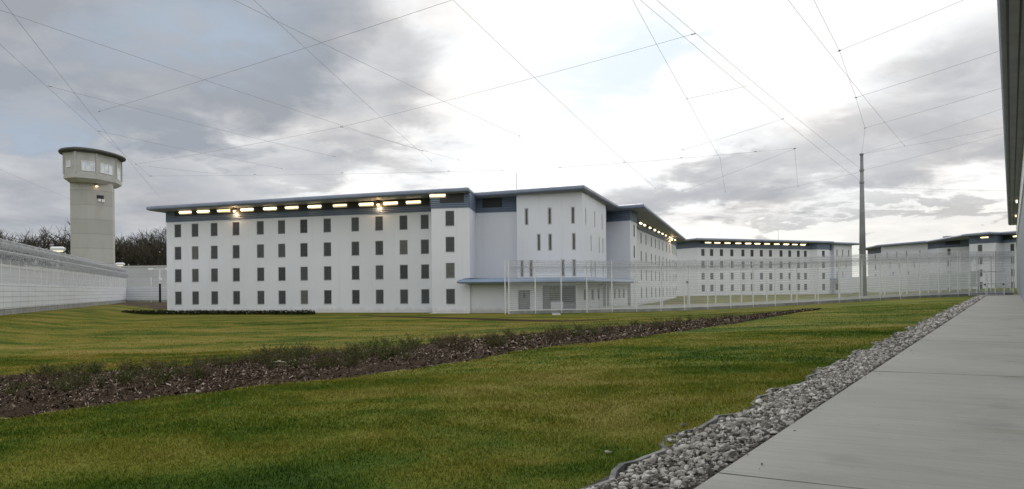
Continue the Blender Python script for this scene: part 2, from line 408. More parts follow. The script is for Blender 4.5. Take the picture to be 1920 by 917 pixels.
def path_mat(t, b):
    p = world_pos(t)
    rot = t.mapping(p, rot=(0, 0, math.atan2(PD[0], PD[1])))
    a = t.noise(rot, 0.35, 5.0, 0.6, 0.2); brush = t.noise(t.mapping(rot, scale=(0.35, 9.0, 1)), 1.6, 5.0, 0.65); f = t.noise(p, 40.0, 4.0, 0.6)
    c = t.mix(t.smooth(a, 0.3, 0.7), (0.345, 0.345, 0.322), (0.405, 0.402, 0.378))
    c = t.mix(t.math('MULTIPLY', t.smooth(brush, 0.42, 0.72), 0.65), c, (0.28, 0.282, 0.265))
    c = t.mix(t.math('MULTIPLY', t.smooth(f, 0.5, 0.75), 0.25), c, (0.22, 0.22, 0.205))
    s = t.new('ShaderNodeSeparateXYZ'); t.l.new(rot, s.inputs[0])
    moss = t.math('MULTIPLY', t.smooth(t.noise(p, 0.9, 6.0, 0.65), 0.5, 0.72), t.smooth(s.outputs[0], -1.1, 0.6))
    c = t.mix(t.math('MULTIPLY', moss, 0.6), c, (0.21, 0.215, 0.135))
    damp = t.noise(t.mapping(rot, (5, 2, 0)), 0.55, 6.0, 0.7, 0.4)
    c = t.mix(t.math('MULTIPLY', t.smooth(damp, 0.54, 0.72), 0.4), c, (0.225, 0.225, 0.21))
    spots = t.noise(p, 6.0, 2.0, 0.5)
    c = t.mix(t.math('MULTIPLY', t.smooth(spots, 0.74, 0.80), 0.5), c, (0.15, 0.15, 0.14))
    t.l.new(c, b.inputs['Base Color']); bump(t, b, t.math('ADD', brush, f), 0.15, 0.01)
M['path'] = material('brushed_concrete', path_mat, 0.85, spec=0.2)
M['joint'] = material('joint_dark', mottled((0.10, 0.10, 0.09), (0.14, 0.14, 0.13), 3.0), 0.9, spec=0.05)
M['cloth'] = material('edging_cloth', mottled((0.08, 0.08, 0.078), (0.34, 0.34, 0.33), 1.6), 0.9, spec=0.1)
def leafy(c1, c2):
    def fn(t, b):
        r = t.new('ShaderNodeNewGeometry').outputs['Random Per Island']
        t.l.new(t.mix(r, c1, c2), b.inputs['Base Color'])
    return fn
M['shrub'] = material('shrub_leaves', leafy((0.030, 0.042, 0.008), (0.115, 0.120, 0.030)), 0.7, spec=0.2)
M['shrub_dry'] = material('shrub_dry_leaves', leafy((0.050, 0.038, 0.020), (0.115, 0.085, 0.045)), 0.7, spec=0.2)
M['bark'] = material('bark', mottled((0.050, 0.044, 0.036), (0.085, 0.076, 0.064), 1.5), 0.95, spec=0.05)
M['twigs'] = material('bare_twigs', leafy((0.045, 0.042, 0.030), (0.100, 0.090, 0.066)), 0.95, spec=0.05)
M['wood'] = material('undergrowth', leafy((0.020, 0.022, 0.014), (0.060, 0.052, 0.036)), 0.95, spec=0.05)
M['hedge'] = material('hedge_leaves', leafy((0.014, 0.022, 0.008), (0.038, 0.050, 0.018)), 0.8, spec=0.1)

# ================================================================== THE GROUND
def sheet(name, xs, ys, mat, fn):
    nx, ny = len(xs), len(ys)
    XX, YY = np.meshgrid(xs, ys); ZZ = fn(XX, YY)
    v = np.stack([XX, YY, ZZ], -1).reshape(-1, 3)
    i = np.arange(nx * ny).reshape(ny, nx)
    f = np.stack([i[:-1, :-1], i[:-1, 1:], i[1:, 1:], i[1:, :-1]], -1).reshape(-1, 4)
    me = bpy.data.meshes.new(name); me.from_pydata(v.tolist(), [], f.tolist()); me.update()
    for p in me.polygons: p.use_smooth = True
    return link(name, me, mat)
def axis(lo, hi, step, far_lo, far_hi):
    a = list(np.arange(lo, hi + 1e-6, step)); s = step * 2; x = lo
    left = []
    while x > far_lo: x -= s; s *= 1.5; left.append(x)
    s = step * 2; x = hi; right = []
    while x < far_hi: x += s; s *= 1.5; right.append(x)
    return np.array(left[::-1] + a + right)
kind(sheet('ground', axis(-70, 70, 1.0, -1500, 1500), axis(-12, 175, 1.0, -300, 2500), M['lawn'], ground_np), 'structure')

# strips that follow the path: lat = X - 0.624 Y
def lane(name, lat0, lat1, y0, y1, step, mat, lift, thick=0.0, cols=2):
    ys = np.arange(y0, y1 + step * 0.5, step); mb = MB()
    rows = []
    for y in ys:
        row = []
        for k in range(cols + 1):
            x = lat0 + (lat1 - lat0) * k / cols + 0.624 * y
            row.append((x, y, ground(x, y) + lift))
        rows.append(row)
    n = cols + 1
    for r in rows: mb.v += r
    for i in range(len(rows) - 1):
        for k in range(cols):
            mb.f.append((i*n+k, i*n+k+1, (i+1)*n+k+1, (i+1)*n+k))
    if thick:
        for i in range(len(rows) - 1):
            for k in (0, cols):
                a, b = rows[i][k], rows[i+1][k]
                q = [a, b, (b[0], b[1], b[2]-thick), (a[0], a[1], a[2]-thick)]
                mb.face(q if k else q[::-1])
    return build(name, mb, mat, None, (0, 0, 0))
kind(lane('path', -2.60, 1.25, -8, 93, 1.0, M['path'], 0.035, 0.12, 4), 'structure')
kind(lane('gravel_ground', -3.62, -2.58, -8, 92, 1.0, M['gravelbed'], 0.008), 'structure')
mb = MB()
pn = (PD[1], -PD[0])
for y in (7.05, 14.9, 22.4, 29.8, 37.3, 44.8, 52.2, 59.6, 67.0, 74.5):
    a = (-2.59 + 0.624 * y, y); L = 3.25; wd = 0.010 if y < 10 else 0.028
    b = (a[0] + pn[0] * L, a[1] + pn[1] * L)
    mb.face([(a[0]-PD[0]*wd, a[1]-PD[1]*wd, ground(*a)+.039), (b[0]-PD[0]*wd, b[1]-PD[1]*wd, ground(*b)+.039),
             (b[0]+PD[0]*wd, b[1]+PD[1]*wd, ground(*b)+.039), (a[0]+PD[0]*wd, a[1]+PD[1]*wd, ground(*a)+.039)])
kind(build('path_joints', mb, M['joint'], None, (0, 0, 0)), 'structure')

# planting bed of bark mulch
rng = random.Random(7)
BED = [(-17.5, 16.5, -10.8, 8.0), (-13.8, 21.5, -7.35, 11.5), (-9.4, 22.0, -6.2, 13.9), (-7.6, 24.3, -4.9, 15.3), (-5.74, 26.8, -3.3, 16.4),
       (-3.0, 30.3, -1.43, 19.2), (-0.02, 34.3, 0.63, 24.0), (4.5, 39.2, 3.55, 26.9), (9.4, 44.0, 6.9, 32.0), (14.7, 50.0, 11.7, 39.6),
       (20.1, 56.0, 18.7, 52.3), (22.6, 58.5, 22.3, 58.1)]
def bed_at(u, v):
    """u along the bed 0..n-1, v across 0 far edge .. 1 near edge"""
    i = min(int(u), len(BED) - 2); k = u - i
    a = [BED[i][j] * (1 - k) + BED[i+1][j] * k for j in range(4)]
    return a[0] * (1 - v) + a[2] * v, a[1] * (1 - v) + a[3] * v
def bed_edge(u): return 0.10 * math.sin(u * 9.1) + 0.08 * math.sin(u * 23.7 + 1) 
def bed_z(x, y, v): return ground(x, y) - 0.05 + 0.13 * min(1.0, 6 * v, 6 * (1 - v))
mb = MB(); NU, NV = 165, 13
for i in range(NU + 1):
    u = i / NU * (len(BED) - 1.001)
    for j in range(NV + 1):
        v = j / NV; x, y = bed_at(u, v); e = bed_edge(u + v * 3)
        x -= e * 0.5; y += e; mb.v.append((x, y, bed_z(x, y, v) + 0.03 * noise.noise((x * 1.5, y * 1.5, 0))))
for i in range(NU):
    for j in range(NV):
        a = i * (NV + 1) + j; mb.f.append((a, a + 1, a + NV + 2, a + NV + 1))
kind(build('mulch_bed', mb, M['mulch'], None, (0, 0, 0), True), 'structure')
mb = MB()
for p_, q_ in (((-39.6, 91.79), (-8.3, 82.1)), ((-8.0, 78.93), (-4.1, 78.19))):
    nx_, ny_ = -0.2957, -0.9553
    mb.prism([(p_[0]+nx_*.42, p_[1]+ny_*.42), (q_[0]+nx_*.42, q_[1]+ny_*.42), (q_[0]-nx_*.1, q_[1]-ny_*.1), (p_[0]-nx_*.1, p_[1]-ny_*.1)], -.1, .07)
kind(build('kerb', mb, M['curb'], None, (0, 0, 0)), 'structure')
# thin mulch strip in the lawn before the near block, bare soil in the far left corner
def patch(name, pts_a, pts_b, mat, lift=0.03):
    mb = MB(); n = len(pts_a); k = 8
    for (ax, ay), (bx, by) in zip(pts_a, pts_b):
        for j in range(k + 1):
            v = j / k; x, y = ax*(1-v)+bx*v, ay*(1-v)+by*v
            mb.v.append((x, y, ground(x, y) - 0.04 + (lift + 0.04) * min(1, 5*v, 5*(1-v))))
    for i in range(n - 1):
        for j in range(k):
            a = i*(k+1)+j; mb.f.append((a, a+1, a+k+2, a+k+1))
    return kind(build(name, mb, mat, None, (0, 0, 0), True), 'structure')
patch('soil_strip', [(-14, 73.2), (-9.1, 69.8), (-2.5, 64.5), (1.5, 59.5), (3.4, 56.2), (6.5, 54.2)], [(-14, 72.6), (-9.1, 67.6), (-2.6, 60.5), (1.2, 56.0), (3.2, 53.4), (6.5, 53.9)], M['mulch'], 0.05)
patch('soil', [(-65, 134), (-60, 134), (-50, 134), (-36, 134)], [(-54, 107), (-50, 103), (-46, 101), (-38, 108)], M['soil'], 0.05)
mb = MB(); mb.prism([(-44.2, 93.6), (-39.7, 91.75), (-39.9, 91.0), (-44.6, 92.6)], -0.05, 0.12)
kind(build('pavement', mb, M['curb'], None, (0, 0, 0)), 'structure')

# ================================================================== BUILDINGS
def norm2(p, q):
    L = math.dist(p, q); u = ((q[0]-p[0])/L, (q[1]-p[1])/L); return L, u, (u[1], -u[0])
def wall_with_openings(mb, p, q, z0, z1, ops, depth=0.13):
    """vertical wall from p to q (outside on the right hand of p->q is n); ops: (s0, s1, za, zb)"""
    L, u, n = norm2(p, q)
    ss = sorted({0.0, L} | {o[0] for o in ops} | {o[1] for o in ops}); zs = sorted({z0, z1} | {o[2] for o in ops} | {o[3] for o in ops})
    P = lambda s, z, d=0.0: (p[0]+u[0]*s-n[0]*d, p[1]+u[1]*s-n[1]*d, z)
    for i in range(len(ss)-1):
        sc = (ss[i]+ss[i+1])/2; run = None
        for j in range(len(zs)-1):
            zc = (zs[j]+zs[j+1])/2
            hole = any(o[0] < sc < o[1] and o[2] < zc < o[3] for o in ops)
            if not hole:
                mb.face([P(ss[i], zs[j]), P(ss[i+1], zs[j]), P(ss[i+1], zs[j+1]), P(ss[i], zs[j+1])])
    for a, b, c, d in ops:
        mb.face([P(a, c), P(a, d), P(a, d, depth), P(a, c, depth)][::-1]); mb.face([P(b, c), P(b, d), P(b, d, depth), P(b, c, depth)])
        mb.face([P(a, c), P(b, c), P(b, c, depth), P(a, c, depth)][::-1]); mb.face([P(a, d), P(b, d), P(b, d, depth), P(a, d, depth)])
def offset_poly(poly, d):
    """outward offset of a counter-clockwise outline"""
    n = len(poly); out = []
    for i in range(n):
        a, b, c = poly[i-1], poly[i], poly[(i+1) % n]
        _, u1, n1 = norm2(a[:2], b[:2]); _, u2, n2 = norm2(b[:2], c[:2])
        k = 1 + n1[0]*n2[0] + n1[1]*n2[1]; k = max(k, 0.35)
        out.append((b[0] + d*(n1[0]+n2[0])/k, b[1] + d*(n1[1]+n2[1])/k, b[2]))
    return out
def roof_slab(name, poly, z_soffit, parent, mat_edge, thick=0.5):
    """rounded-edge roof; poly = outer eave outline (x, y, dz), counter-clockwise; soffit is its own part"""
    prof = [(-0.30, 0.02), (-0.08, 0.04), (0.0, 0.14), (0.0, 0.30), (-0.07, 0.43), (-0.30, thick), (-0.9, thick + 0.10)]
    mb = MB()
    rings = []
    for d, z in prof:
        rings.append([(x, y, z_soffit + dz + z) for x, y, dz in offset_poly(poly, d)])
    mb.rings(rings, True, True)
    r = build(name, mb, mat_edge, parent)
    mb = MB(); inn = offset_poly(poly, -0.20)
    mb.rings([[(x, y, z_soffit + dz - 0.02) for x, y, dz in inn], [(x, y, z_soffit + dz + 0.015) for x, y, dz in inn]])
    build('soffit', mb, M['soffit'], r, WLOC[r.name])
    return r
# shared window meshes (x along the wall, y inwards, z up, origin at the opening's centre on the wall face)
WW, WH = 0.92, 1.50
def window_meshes(ww, wh, bars):
    f = MB(); t = 0.06; y = 0.05
    f.box((-ww/2+t/2, y, 0), (t, .04, wh)); f.box((ww/2-t/2, y, 0), (t, .04, wh))
    f.box((0, y, wh/2-t/2), (ww-2*t, .04, t)); f.box((0, y, -wh/2+t/2), (ww-2*t, .04, t))
    f.box((0, .02, -wh/2+.025), (ww-.01, .12, .05))
    g = MB(); g.box((0, y+.03, 0), (ww-2*t, .02, wh-2*t))
    b = MB()
    for k in range(bars):
        x = -ww/2 + t + (ww-2*t)*(k+1)/(bars+1); b.box((x, y, 0), (.03, .02, wh-2*t))
    b.box((0, y-.02, .2), (ww-2*t, .015, .03)); b.box((0, y-.02, -.25), (ww-2*t, .015, .03))
    return f.mesh('window_frame'), g.mesh('window_pane'), b.mesh('window_bars')
WIN = window_meshes(WW, WH, 4); WSMALL = window_meshes(0.75, 1.10, 3)
def slit_meshes(w_, h_):
    f = MB(); t = .10
    for sx in (-1, 1): f.box((sx*(w_/2-t/2), .06, 0), (t, .06, h_))
    f.box((0, .06, h_/2-t/2), (w_-2*t, .06, t)); f.box((0, .06, -h_/2+t/2), (w_-2*t, .06, t))
    g = MB(); g.box((0, .09, 0), (w_-2*t, .02, h_-2*t)); return f.mesh('slit_frame'), g.mesh('slit_pane')
SLW, SLH = 0.40, 1.75
SLIT = slit_meshes(SLW, SLH)
LIGHT_HOUSE = MB(); LIGHT_HOUSE.box((0, -.03, 0), (1.66, .05, .36)); LIGHT_HOUSE.box((0, -.14, .19), (1.66, .26, .03)); LIGHT_HOUSE = LIGHT_HOUSE.mesh('light_housing')
LIGHT_TUBE = MB(); LIGHT_TUBE.tube([(-.78, -.15, .04), (.78, -.15, .04)], .075, 8); LIGHT_TUBE = LIGHT_TUBE.mesh('light_tube')
SPOT_ARM = MB(); SPOT_ARM.tube([(0, 0, .05), (0, -.25, .12), (0, -.32, .05)], .04, 6); SPOT_ARM.box((0, -.3, .10), (.34, .3, .05)); SPOT_ARM = SPOT_ARM.mesh('spot_arm')
SPOT_BULB = MB(); SPOT_BULB.tube([(0, -.3, .07), (0, -.3, -.02), (0, -.3, -.12)], [.13, .13, .05], 10); SPOT_BULB = SPOT_BULB.mesh('spot_bulb')

class Building:
    def __init__(s, name, label, z0, origin):
        s.t = thing(name, label, 'cell block', (origin[0], origin[1], z0)); s.z0 = z0; s.wall = MB(); s.o = origin
        s.items = []
    def at(s, p, q, d, z, out=0.0):
        L, u, n = norm2(p, q)
        return (p[0]+u[0]*d+n[0]*out, p[1]+u[1]*d+n[1]*out, s.z0+z), math.atan2(u[1], u[0])
    def facade(s, p, q, zt=10.35, windows=(), slits=(), small=(), clad=True, louvre=None, z_top=11.88, louvre_z=10.98, holes=()):
        ops = [(a-WW/2, a+WW/2, s.z0+z-WH/2, s.z0+z+WH/2) for a, z in windows]
        ops += [(a-SLW/2, a+SLW/2, s.z0+z-SLH/2, s.z0+z+SLH/2) for a, z in slits]
        ops += [(a-.375, a+.375, s.z0+z-.55, s.z0+z+.55) for a, z in small] + [(a, b, s.z0+c, s.z0+d) for a, b, c, d in holes]
        wall_with_openings(s.wall, p, q, s.z0-0.8, s.z0+z_top, ops)
        for a, z in windows: s.items.append(('window', WIN, *s.at(p, q, a, z)))
        for a, z in slits: s.items.append(('slit_window', SLIT, *s.at(p, q, a, z)))
        for a, z in small: s.items.append(('small_window', WSMALL, *s.at(p, q, a, z)))
        L, u, n = norm2(p, q)
        if clad:
            m = MB(); c, rz = s.at(p, q, L/2, (zt+z_top)/2, .02); m.box(c, (L+.06, .08, z_top-zt), rz)
            build('fascia', m, M['clad'], s.t)
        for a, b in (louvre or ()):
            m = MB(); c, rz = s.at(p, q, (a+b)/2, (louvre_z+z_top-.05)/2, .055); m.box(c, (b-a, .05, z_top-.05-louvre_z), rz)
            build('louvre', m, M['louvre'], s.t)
    def lights(s, p, q, spots_at, z=11.35):
        for a in spots_at:
            c, rz = s.at(p, q, a, z, .06); s.items.append(('eave_light', (LIGHT_HOUSE, LIGHT_TUBE), c, rz))
    def spots(s, p, q, at_, z=11.2):
        for a in at_:
            c, rz = s.at(p, q, a, z, .06); s.items.append(('eave_spotlight', (SPOT_ARM, SPOT_BULB), c, rz))
    def finish(s):
        build('wall', s.wall, M['wall'], s.t)
        mats = {'window': (M['frame'], M['glass'], M['bars']), 'small_window': (M['frame'], M['glass'], M['bars']), 'slit_window': (M['slitframe'], M['slit']),
                'eave_light': (M['reflector'], M['tubelight']), 'eave_spotlight': (M['frame'], M['spot'])}
        subs = {'window': ('pane', 'bars'), 'small_window': ('pane', 'bars'), 'slit_window': ('pane',), 'eave_light': ('tube',), 'eave_spotlight': ('bulb',)}
        for nm, ms, c, rz in s.items:
            o = link(nm, ms[0], mats[nm][0], s.t, c, rz)
            if nm == 'eave_spotlight':                      # the lamp's own light on the cladding below it
                ld = bpy.data.lights.new('bulb_light', 'POINT'); ld.energy = 70; ld.color = (1.0, .66, .34); ld.shadow_soft_size = .08
                lo = bpy.data.objects.new('bulb_light', ld); COL.objects.link(lo); lo.parent = o; lo.location = (0, -.28, -.24)
            for k, sub in enumerate(subs[nm]): local_part(sub, ms[k+1], mats[nm][k+1], o)
ROWS = (9.33, 6.77, 4.21, 1.655)

# ---- the near block: left wing, bay, recess, stair block, right wing, ground-floor entrance
nb = Building('cell_block', 'large near white cell block whose two wings meet at a tall stair block', 0.0, (-8.0, 82.0))
W = [(-35.5, 105.2), (-39.58, 91.79), (-8.24, 82.09), (-7.89, 78.93), (-4.11, 78.19), (-3.71, 83.84), (0.54, 82.92), (0.553, 81.87), (7.157, 80.31),
     (10.72, 90.64), (11.49, 97.17), (14.07, 94.81), (15.6, 99.5), (14.2, 100.0), (31.5, 153.3), (18.5, 157.5), (-1.0, 98.0)]
AW = (1.55, 3.89, 6.45, 9.33, 12.47, 15.16, 17.92, 20.78, 24.12, 26.91, 29.7, 32.09)
BW = (12.93, 17.54, 22.97, 27.45, 31.91, 36.5, 41.6, 46.04, 50.97, 54.14)
nb.facade(W[0], W[1])
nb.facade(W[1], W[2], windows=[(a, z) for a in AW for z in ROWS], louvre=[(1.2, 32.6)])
nb.lights(W[1], W[2], (2.73, 5.16, 7.86, 10.91, 13.84, 16.57, 19.37, 22.42, 25.51, 28.34, 30.92), 11.35)
nb.spots(W[1], W[2], (9.40, 27.0), 11.25)
nb.facade(W[2], W[3])
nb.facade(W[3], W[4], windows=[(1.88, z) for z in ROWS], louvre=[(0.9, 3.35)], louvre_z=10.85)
nb.lights(W[3], W[4], (0.70,), 11.55)
nb.facade(W[4], W[5])
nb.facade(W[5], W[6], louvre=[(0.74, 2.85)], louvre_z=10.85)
nb.facade(W[6], W[7], clad=False, z_top=11.98)
nb.facade(W[7], W[8], clad=False, z_top=12.12, slits=[(1.02, 9.7), (3.42, 9.7), (5.8, 9.7), (2.28, 7.05), (3.45, 7.05), (5.87, 7.05), (0.5, 4.4), (1.45, 4.4), (4.73, 4.4), (5.88, 4.4)])
nb.facade(W[8], W[9], clad=False, z_top=11.98, slits=[(1.37, 9.7), (5.38, 9.7), (8.92, 9.7), (3.6, 7.05), (7.41, 7.05), (9.26, 7.05), (3.52, 4.4), (5.38, 4.4), (9.18, 4.4)])
nb.facade(W[9], W[10]); nb.facade(W[10], W[11])
nb.facade(W[11], W[12], windows=[(2.88, z) for z in ROWS], clad=True)
nb.facade(W[12], W[13])
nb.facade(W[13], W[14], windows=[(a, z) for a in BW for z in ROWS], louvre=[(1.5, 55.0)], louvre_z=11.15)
nb.lights(W[13], W[14], (11.58, 15.15, 20.52, 25.57, 30.26, 34.79, 39.29, 44.8, 48.46, 52.97), 11.25)
nb.spots(W[13], W[14], (46.6,), 11.0)
nb.facade(W[14], W[15]); nb.facade(W[15], W[16]); nb.facade(W[16], W[0])
nb.finish()
ROOF = [(-41.1, 90.05, -0.42), (-4.07, 77.2, -0.22), (-3.72, 82.3, -0.13), (7.25, 79.0, 0.13), (12.8, 94.5, -0.36), (15.35, 92.5, -0.36), (34.3, 157.0, -0.50),
        (19.0, 161.0, -0.5), (-2.0, 101.0, -0.3), (-37.0, 108.0, -0.42)]
rf = roof_slab('roof', ROOF, 11.98, nb.t, M['edge'])
mb = MB(); mb.tube([(0.6, 84.5, 12.3), (0.6, 84.5, 14.6)], [.035, .02], 6); build('antenna', mb, M['mast'], nb.t)
# entrance annex under its own blue canopy
an = MB()
AX = [(-4.1, 78.45), (6.36, 78.2), (13.6, 94.2), (12.0, 96.0), (9.5, 90.5), (7.0, 80.2), (0.5, 81.8), (0.5, 82.9), (-3.7, 83.7)]
wall_with_openings(an, AX[0], AX[1], -0.5, 3.15, [(4.72, 5.85, 0.08, 2.22), (7.1, 10.35, 0.08, 2.65)], 0.30)
wall_with_openings(an, AX[1], AX[2], -0.5, 3.15, [(2.0, 2.7, 1.15, 2.25), (4.4, 5.1, 1.15, 2.25), (6.4, 7.1, 1.15, 2.25), (8.1, 10.4, 0.1, 2.5), (12.2, 12.9, 1.15, 2.25), (13.9, 14.6, 1.15, 2.25), (15.7, 16.4, 1.15, 2.25)], 0.2)
wall_with_openings(an, AX[2], AX[3], -0.5, 3.15, [])
annex = build('entrance_wall', an, M['wall'], nb.t)
def annex_piece(name, i, s0, s1, z0, z1, d, th, mat, par=None):
    L, u, n = norm2(AX[i], AX[i+1]); m = MB(); c = (s0+s1)/2
    m.box((AX[i][0]+u[0]*c-n[0]*d, AX[i][1]+u[1]*c-n[1]*d, (z0+z1)/2), (s1-s0, th, z1-z0), math.atan2(u[1], u[0]))
    return build(name, m, mat, par or nb.t)
d = annex_piece('entrance_door', 0, 4.74, 5.83, 0.08, 2.2, .2, .06, M['door'])
annex_piece('door_light', 0, 5.22, 5.36, 1.45, 1.95, .16, .03, M['black'], d)
g = annex_piece('glazed_entrance', 0, 7.12, 10.33, 0.08, 2.63, .26, .05, M['door'])
annex_piece('pane', 0, 7.75, 8.75, 1.2, 2.5, .22, .03, M['yglass'], g); annex_piece('pane', 0, 8.95, 10.2, 0.95, 2.5, .22, .03, M['glass'], g)
annex_piece('panel', 0, 7.9, 9.1, 0.15, 1.05, .21, .04, M['wall'], g)
for a in (2.0, 4.4, 6.4, 12.2, 13.9, 15.7):
    fr = annex_piece('ground_floor_window', 1, a, a+.7, 1.15, 2.25, .14, .05, M['frame'])
    annex_piece('pane', 1, a+.07, a+.63, 1.22, 2.18, .10, .03, M['glass'], fr)
annex_piece('louvre_door', 1, 8.12, 10.38, 0.1, 2.48, .12, .06, M['door'])
CAN = [(-5.35, 77.3, 0), (-4.9, 76.95, 0), (6.95, 76.75, 0), (8.0, 77.5, 0), (14.75, 93.6, 0), (12.2, 97.0, 0), (9.2, 90.4, 0), (6.8, 80.6, 0), (0.6, 82.2, 0), (-3.6, 84.0, 0), (-4.0, 78.9, 0)]
prof = [(-0.9, 0.0), (-0.25, 0.0), (-0.05, 0.06), (0.0, 0.16), (-0.05, 0.27), (-0.2, 0.38), (-0.55, 0.50), (-0.9, 0.55)]
mb = MB(); mb.rings([[(x, y, 2.88 + z) for x, y, dz in (offset_poly(CAN, dd) if dd > -0.5 else offset_poly(CAN, dd))] for dd, z in prof]); build('canopy', mb, M['canopy'], nb.t)

# ---- the far block beyond the second fence
def framed(P, u):
    n = (u[1], -u[0]); return lambda s, f: (P[0]+u[0]*s+n[0]*f, P[1]+u[1]*s+n[1]*f)
fb = Building('cell_block', 'distant white cell block facing the fences, long row of lit eave lights', 0.55, (55.0, 178.0))
F = framed((39.76, 171.53), (0.9, 0.436))
fb.facade(F(0, -14), F(0, 0), small=[(6.5, z) for z in ROWS], holes=())
CW = (1.58, 3.94, 6.66, 9.55, 12.7, 15.32, 18.04, 20.73, 23.9, 26.54, 29.18, 31.37)
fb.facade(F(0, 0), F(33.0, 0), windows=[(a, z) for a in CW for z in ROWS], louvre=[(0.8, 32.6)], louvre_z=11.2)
fb.lights(F(0, 0), F(33.0, 0), (2.86, 5.39, 8.21, 11.24, 14.06, 16.73, 19.56, 22.46, 25.3, 27.96, 30.46), 11.4)
fb.facade(F(33.0, 0), F(33.9, 1.2)); fb.facade(F(33.9, 1.2), F(37.7, 1.2), windows=[(1.9, z) for z in ROWS]); fb.facade(F(37.7, 1.2), F(37.9, -1.8))
fb.facade(F(37.9, -1.8), F(41.6, -1.8)); fb.facade(F(41.6, -1.8), F(41.6, -1.0), clad=False)
fb.facade(F(41.6, -1.0), F(47.6, -1.0), clad=False, slits=[(1.0, 9.7), (2.9, 9.7), (4.9, 9.7), (1.0, 7.05), (2.0, 7.05), (4.0, 7.05), (1.0, 4.4), (2.9, 4.4)], windows=[(0.9, 1.655), (2.6, 1.655)])
fb.facade(F(47.6, -1.0), F(47.6, -14), clad=False, slits=[(2.0, 9.7), (5.0, 9.7), (3.0, 7.05), (2.0, 4.4)]); fb.facade(F(47.6, -14), F(0, -14))
fb.finish()
roof_slab('roof', [(*F(-1.8, 1.9), -.2), (*F(38.6, 1.9), -.2), (*F(38.8, 0.0), -.2), (*F(49.0, 0.2), -.3), (*F(49.0, -15.5), -.2), (*F(-1.8, -15.5), -.2)], 12.53, fb.t, M['edge'])
m = MB(); c = F(41, 0.2); m.box((c[0], c[1], 3.95), (7.5, 1.6, .4), math.atan2(.436, .9)); build('canopy', m, M['canopy'], fb.t)
mb = MB(); a = F(27, -4); mb.tube([(*a, 12.9), (*a, 15.6)], [.05, .03], 5); build('antenna', mb, M['mast'], fb.t)

# ---- the block at the far right, mostly behind fences
db = Building('cell_block', 'farthest white cell block at right, its roof rising toward the path', 0.55, (96.0, 185.0))
Dp = [(108.0, 222.0), (97.13, 218.2), (95.6, 204.8), (94.4, 204.4), (98.9, 190.0), (98.6, 184.9), (102.2, 174.6), (95.7, 167.3), (98.45, 162.8), (101.2, 164.9), (106.5, 148.0), (121.0, 152.0), (112.0, 205.0)]
db.facade(Dp[0], Dp[1]); db.facade(Dp[1], Dp[2], windows=[(6.0, z) for z in ROWS]); db.facade(Dp[2], Dp[3], clad=False)
db.facade(Dp[3], Dp[4], clad=False, slits=[(2.0, 9.4), (5.2, 9.4), (8.4, 9.4), (12.6, 9.4), (3.0, 7.0), (6.0, 7.0), (10.8, 7.0), (4.0, 4.4), (9.0, 4.4)])
db.facade(Dp[4], Dp[5]); db.facade(Dp[5], Dp[6], windows=[(2.9, z) for z in ROWS], louvre=[(2.0, 6.0)])
db.facade(Dp[6], Dp[7]); db.facade(Dp[7], Dp[8], windows=[(2.2, z) for z in ROWS]); db.lights(Dp[7], Dp[8], (3.2,), 11.5)
db.facade(Dp[8], Dp[9]); db.facade(Dp[9], Dp[10], windows=[(a, z) for a in (2.2, 6.5, 11.0) for z in ROWS], louvre=[(0.2, 17)]); db.lights(Dp[9], Dp[10], (3.4, 8.0), 11.5)
db.facade(Dp[10], Dp[11]); db.facade(Dp[11], Dp[12]); db.facade(Dp[12], Dp[0])
db.finish()
roof_slab('roof', [(95.6, 220.5, -.35), (92.9, 204.2, -.25), (97.2, 188.0, -.2), (94.0, 167.2, -.1), (96.6, 161.2, 0), (99.6, 162.8, 0), (104.9, 145.9, 0), (123.0, 150.0, 0), (113.0, 207.0, -.2), (109.0, 224.5, -.3)], 12.53, db.t, M['edge'])
m = MB(); m.box((98.5, 180.5, 13.08), (1.6, 1.6, .6)); build('roof_hatch', m, M['edge'], db.t)

# ---- the block right beside the path (seen along its wall)
eb = Building('cell_block', 'cell block beside the concrete path at right, its wall under a dark eave', 0.6, (25.0, 40.0))
E_ = lambda y, lat: (lat + 0.624 * y, y)
pe = E_(135, 1.0); ps = E_(-9, 1.0)
back = (pe[0] + PD[1]*14, pe[1] - PD[0]*14); backs = (ps[0] + PD[1]*14, ps[1] - PD[0]*14)
Le = math.dist(pe, ps)
eb.facade(pe, ps, windows=[(a, z) for a in np.arange(5.0, 105.0, 5.2) for z in ROWS[:2]], clad=False)
eb.lights(pe, ps, (22.3, 46.0), 11.62)
eb.facade(ps, backs); eb.facade(backs, back); eb.facade(back, pe)
eb.finish()
m = MB(); c, rz = eb.at(pe, ps, Le/2, 3.6, .04); m.box(c, (Le-.1, .08, 8.6), rz); build('base_cladding', m, material('base_cladding_blue_grey', mottled((0.21, 0.235, 0.27), (0.25, 0.275, 0.31), 0.5, stretch=(1, 1, .2)), 0.6), eb.t)
m = MB(); c, rz = eb.at(pe, ps, Le/2, 8.0, .12); m.box(c, (Le-.1, .10, .09), rz); build('rail', m, M['post'], eb.t)
e0, e1 = E_(136.5, -0.42), E_(-10, -0.42)
roof_slab('roof', [(*e0, 0), (*e1, 0), (e1[0]+PD[1]*16.5, e1[1]-PD[0]*16.5, 0), (e0[0]+PD[1]*16.5, e0[1]-PD[0]*16.5, 0)], 12.45, eb.t, M['edge'])

for lat_, r_ in ((-0.05, .05), (0.45, .035)):
    a_, b_ = E_(136, lat_), E_(-9, lat_); m = MB(); m.tube([(a_[0], a_[1], 12.42), (b_[0], b_[1], 12.42)], r_, 8); build('soffit_pipe', m, M['louvre'], eb.t)

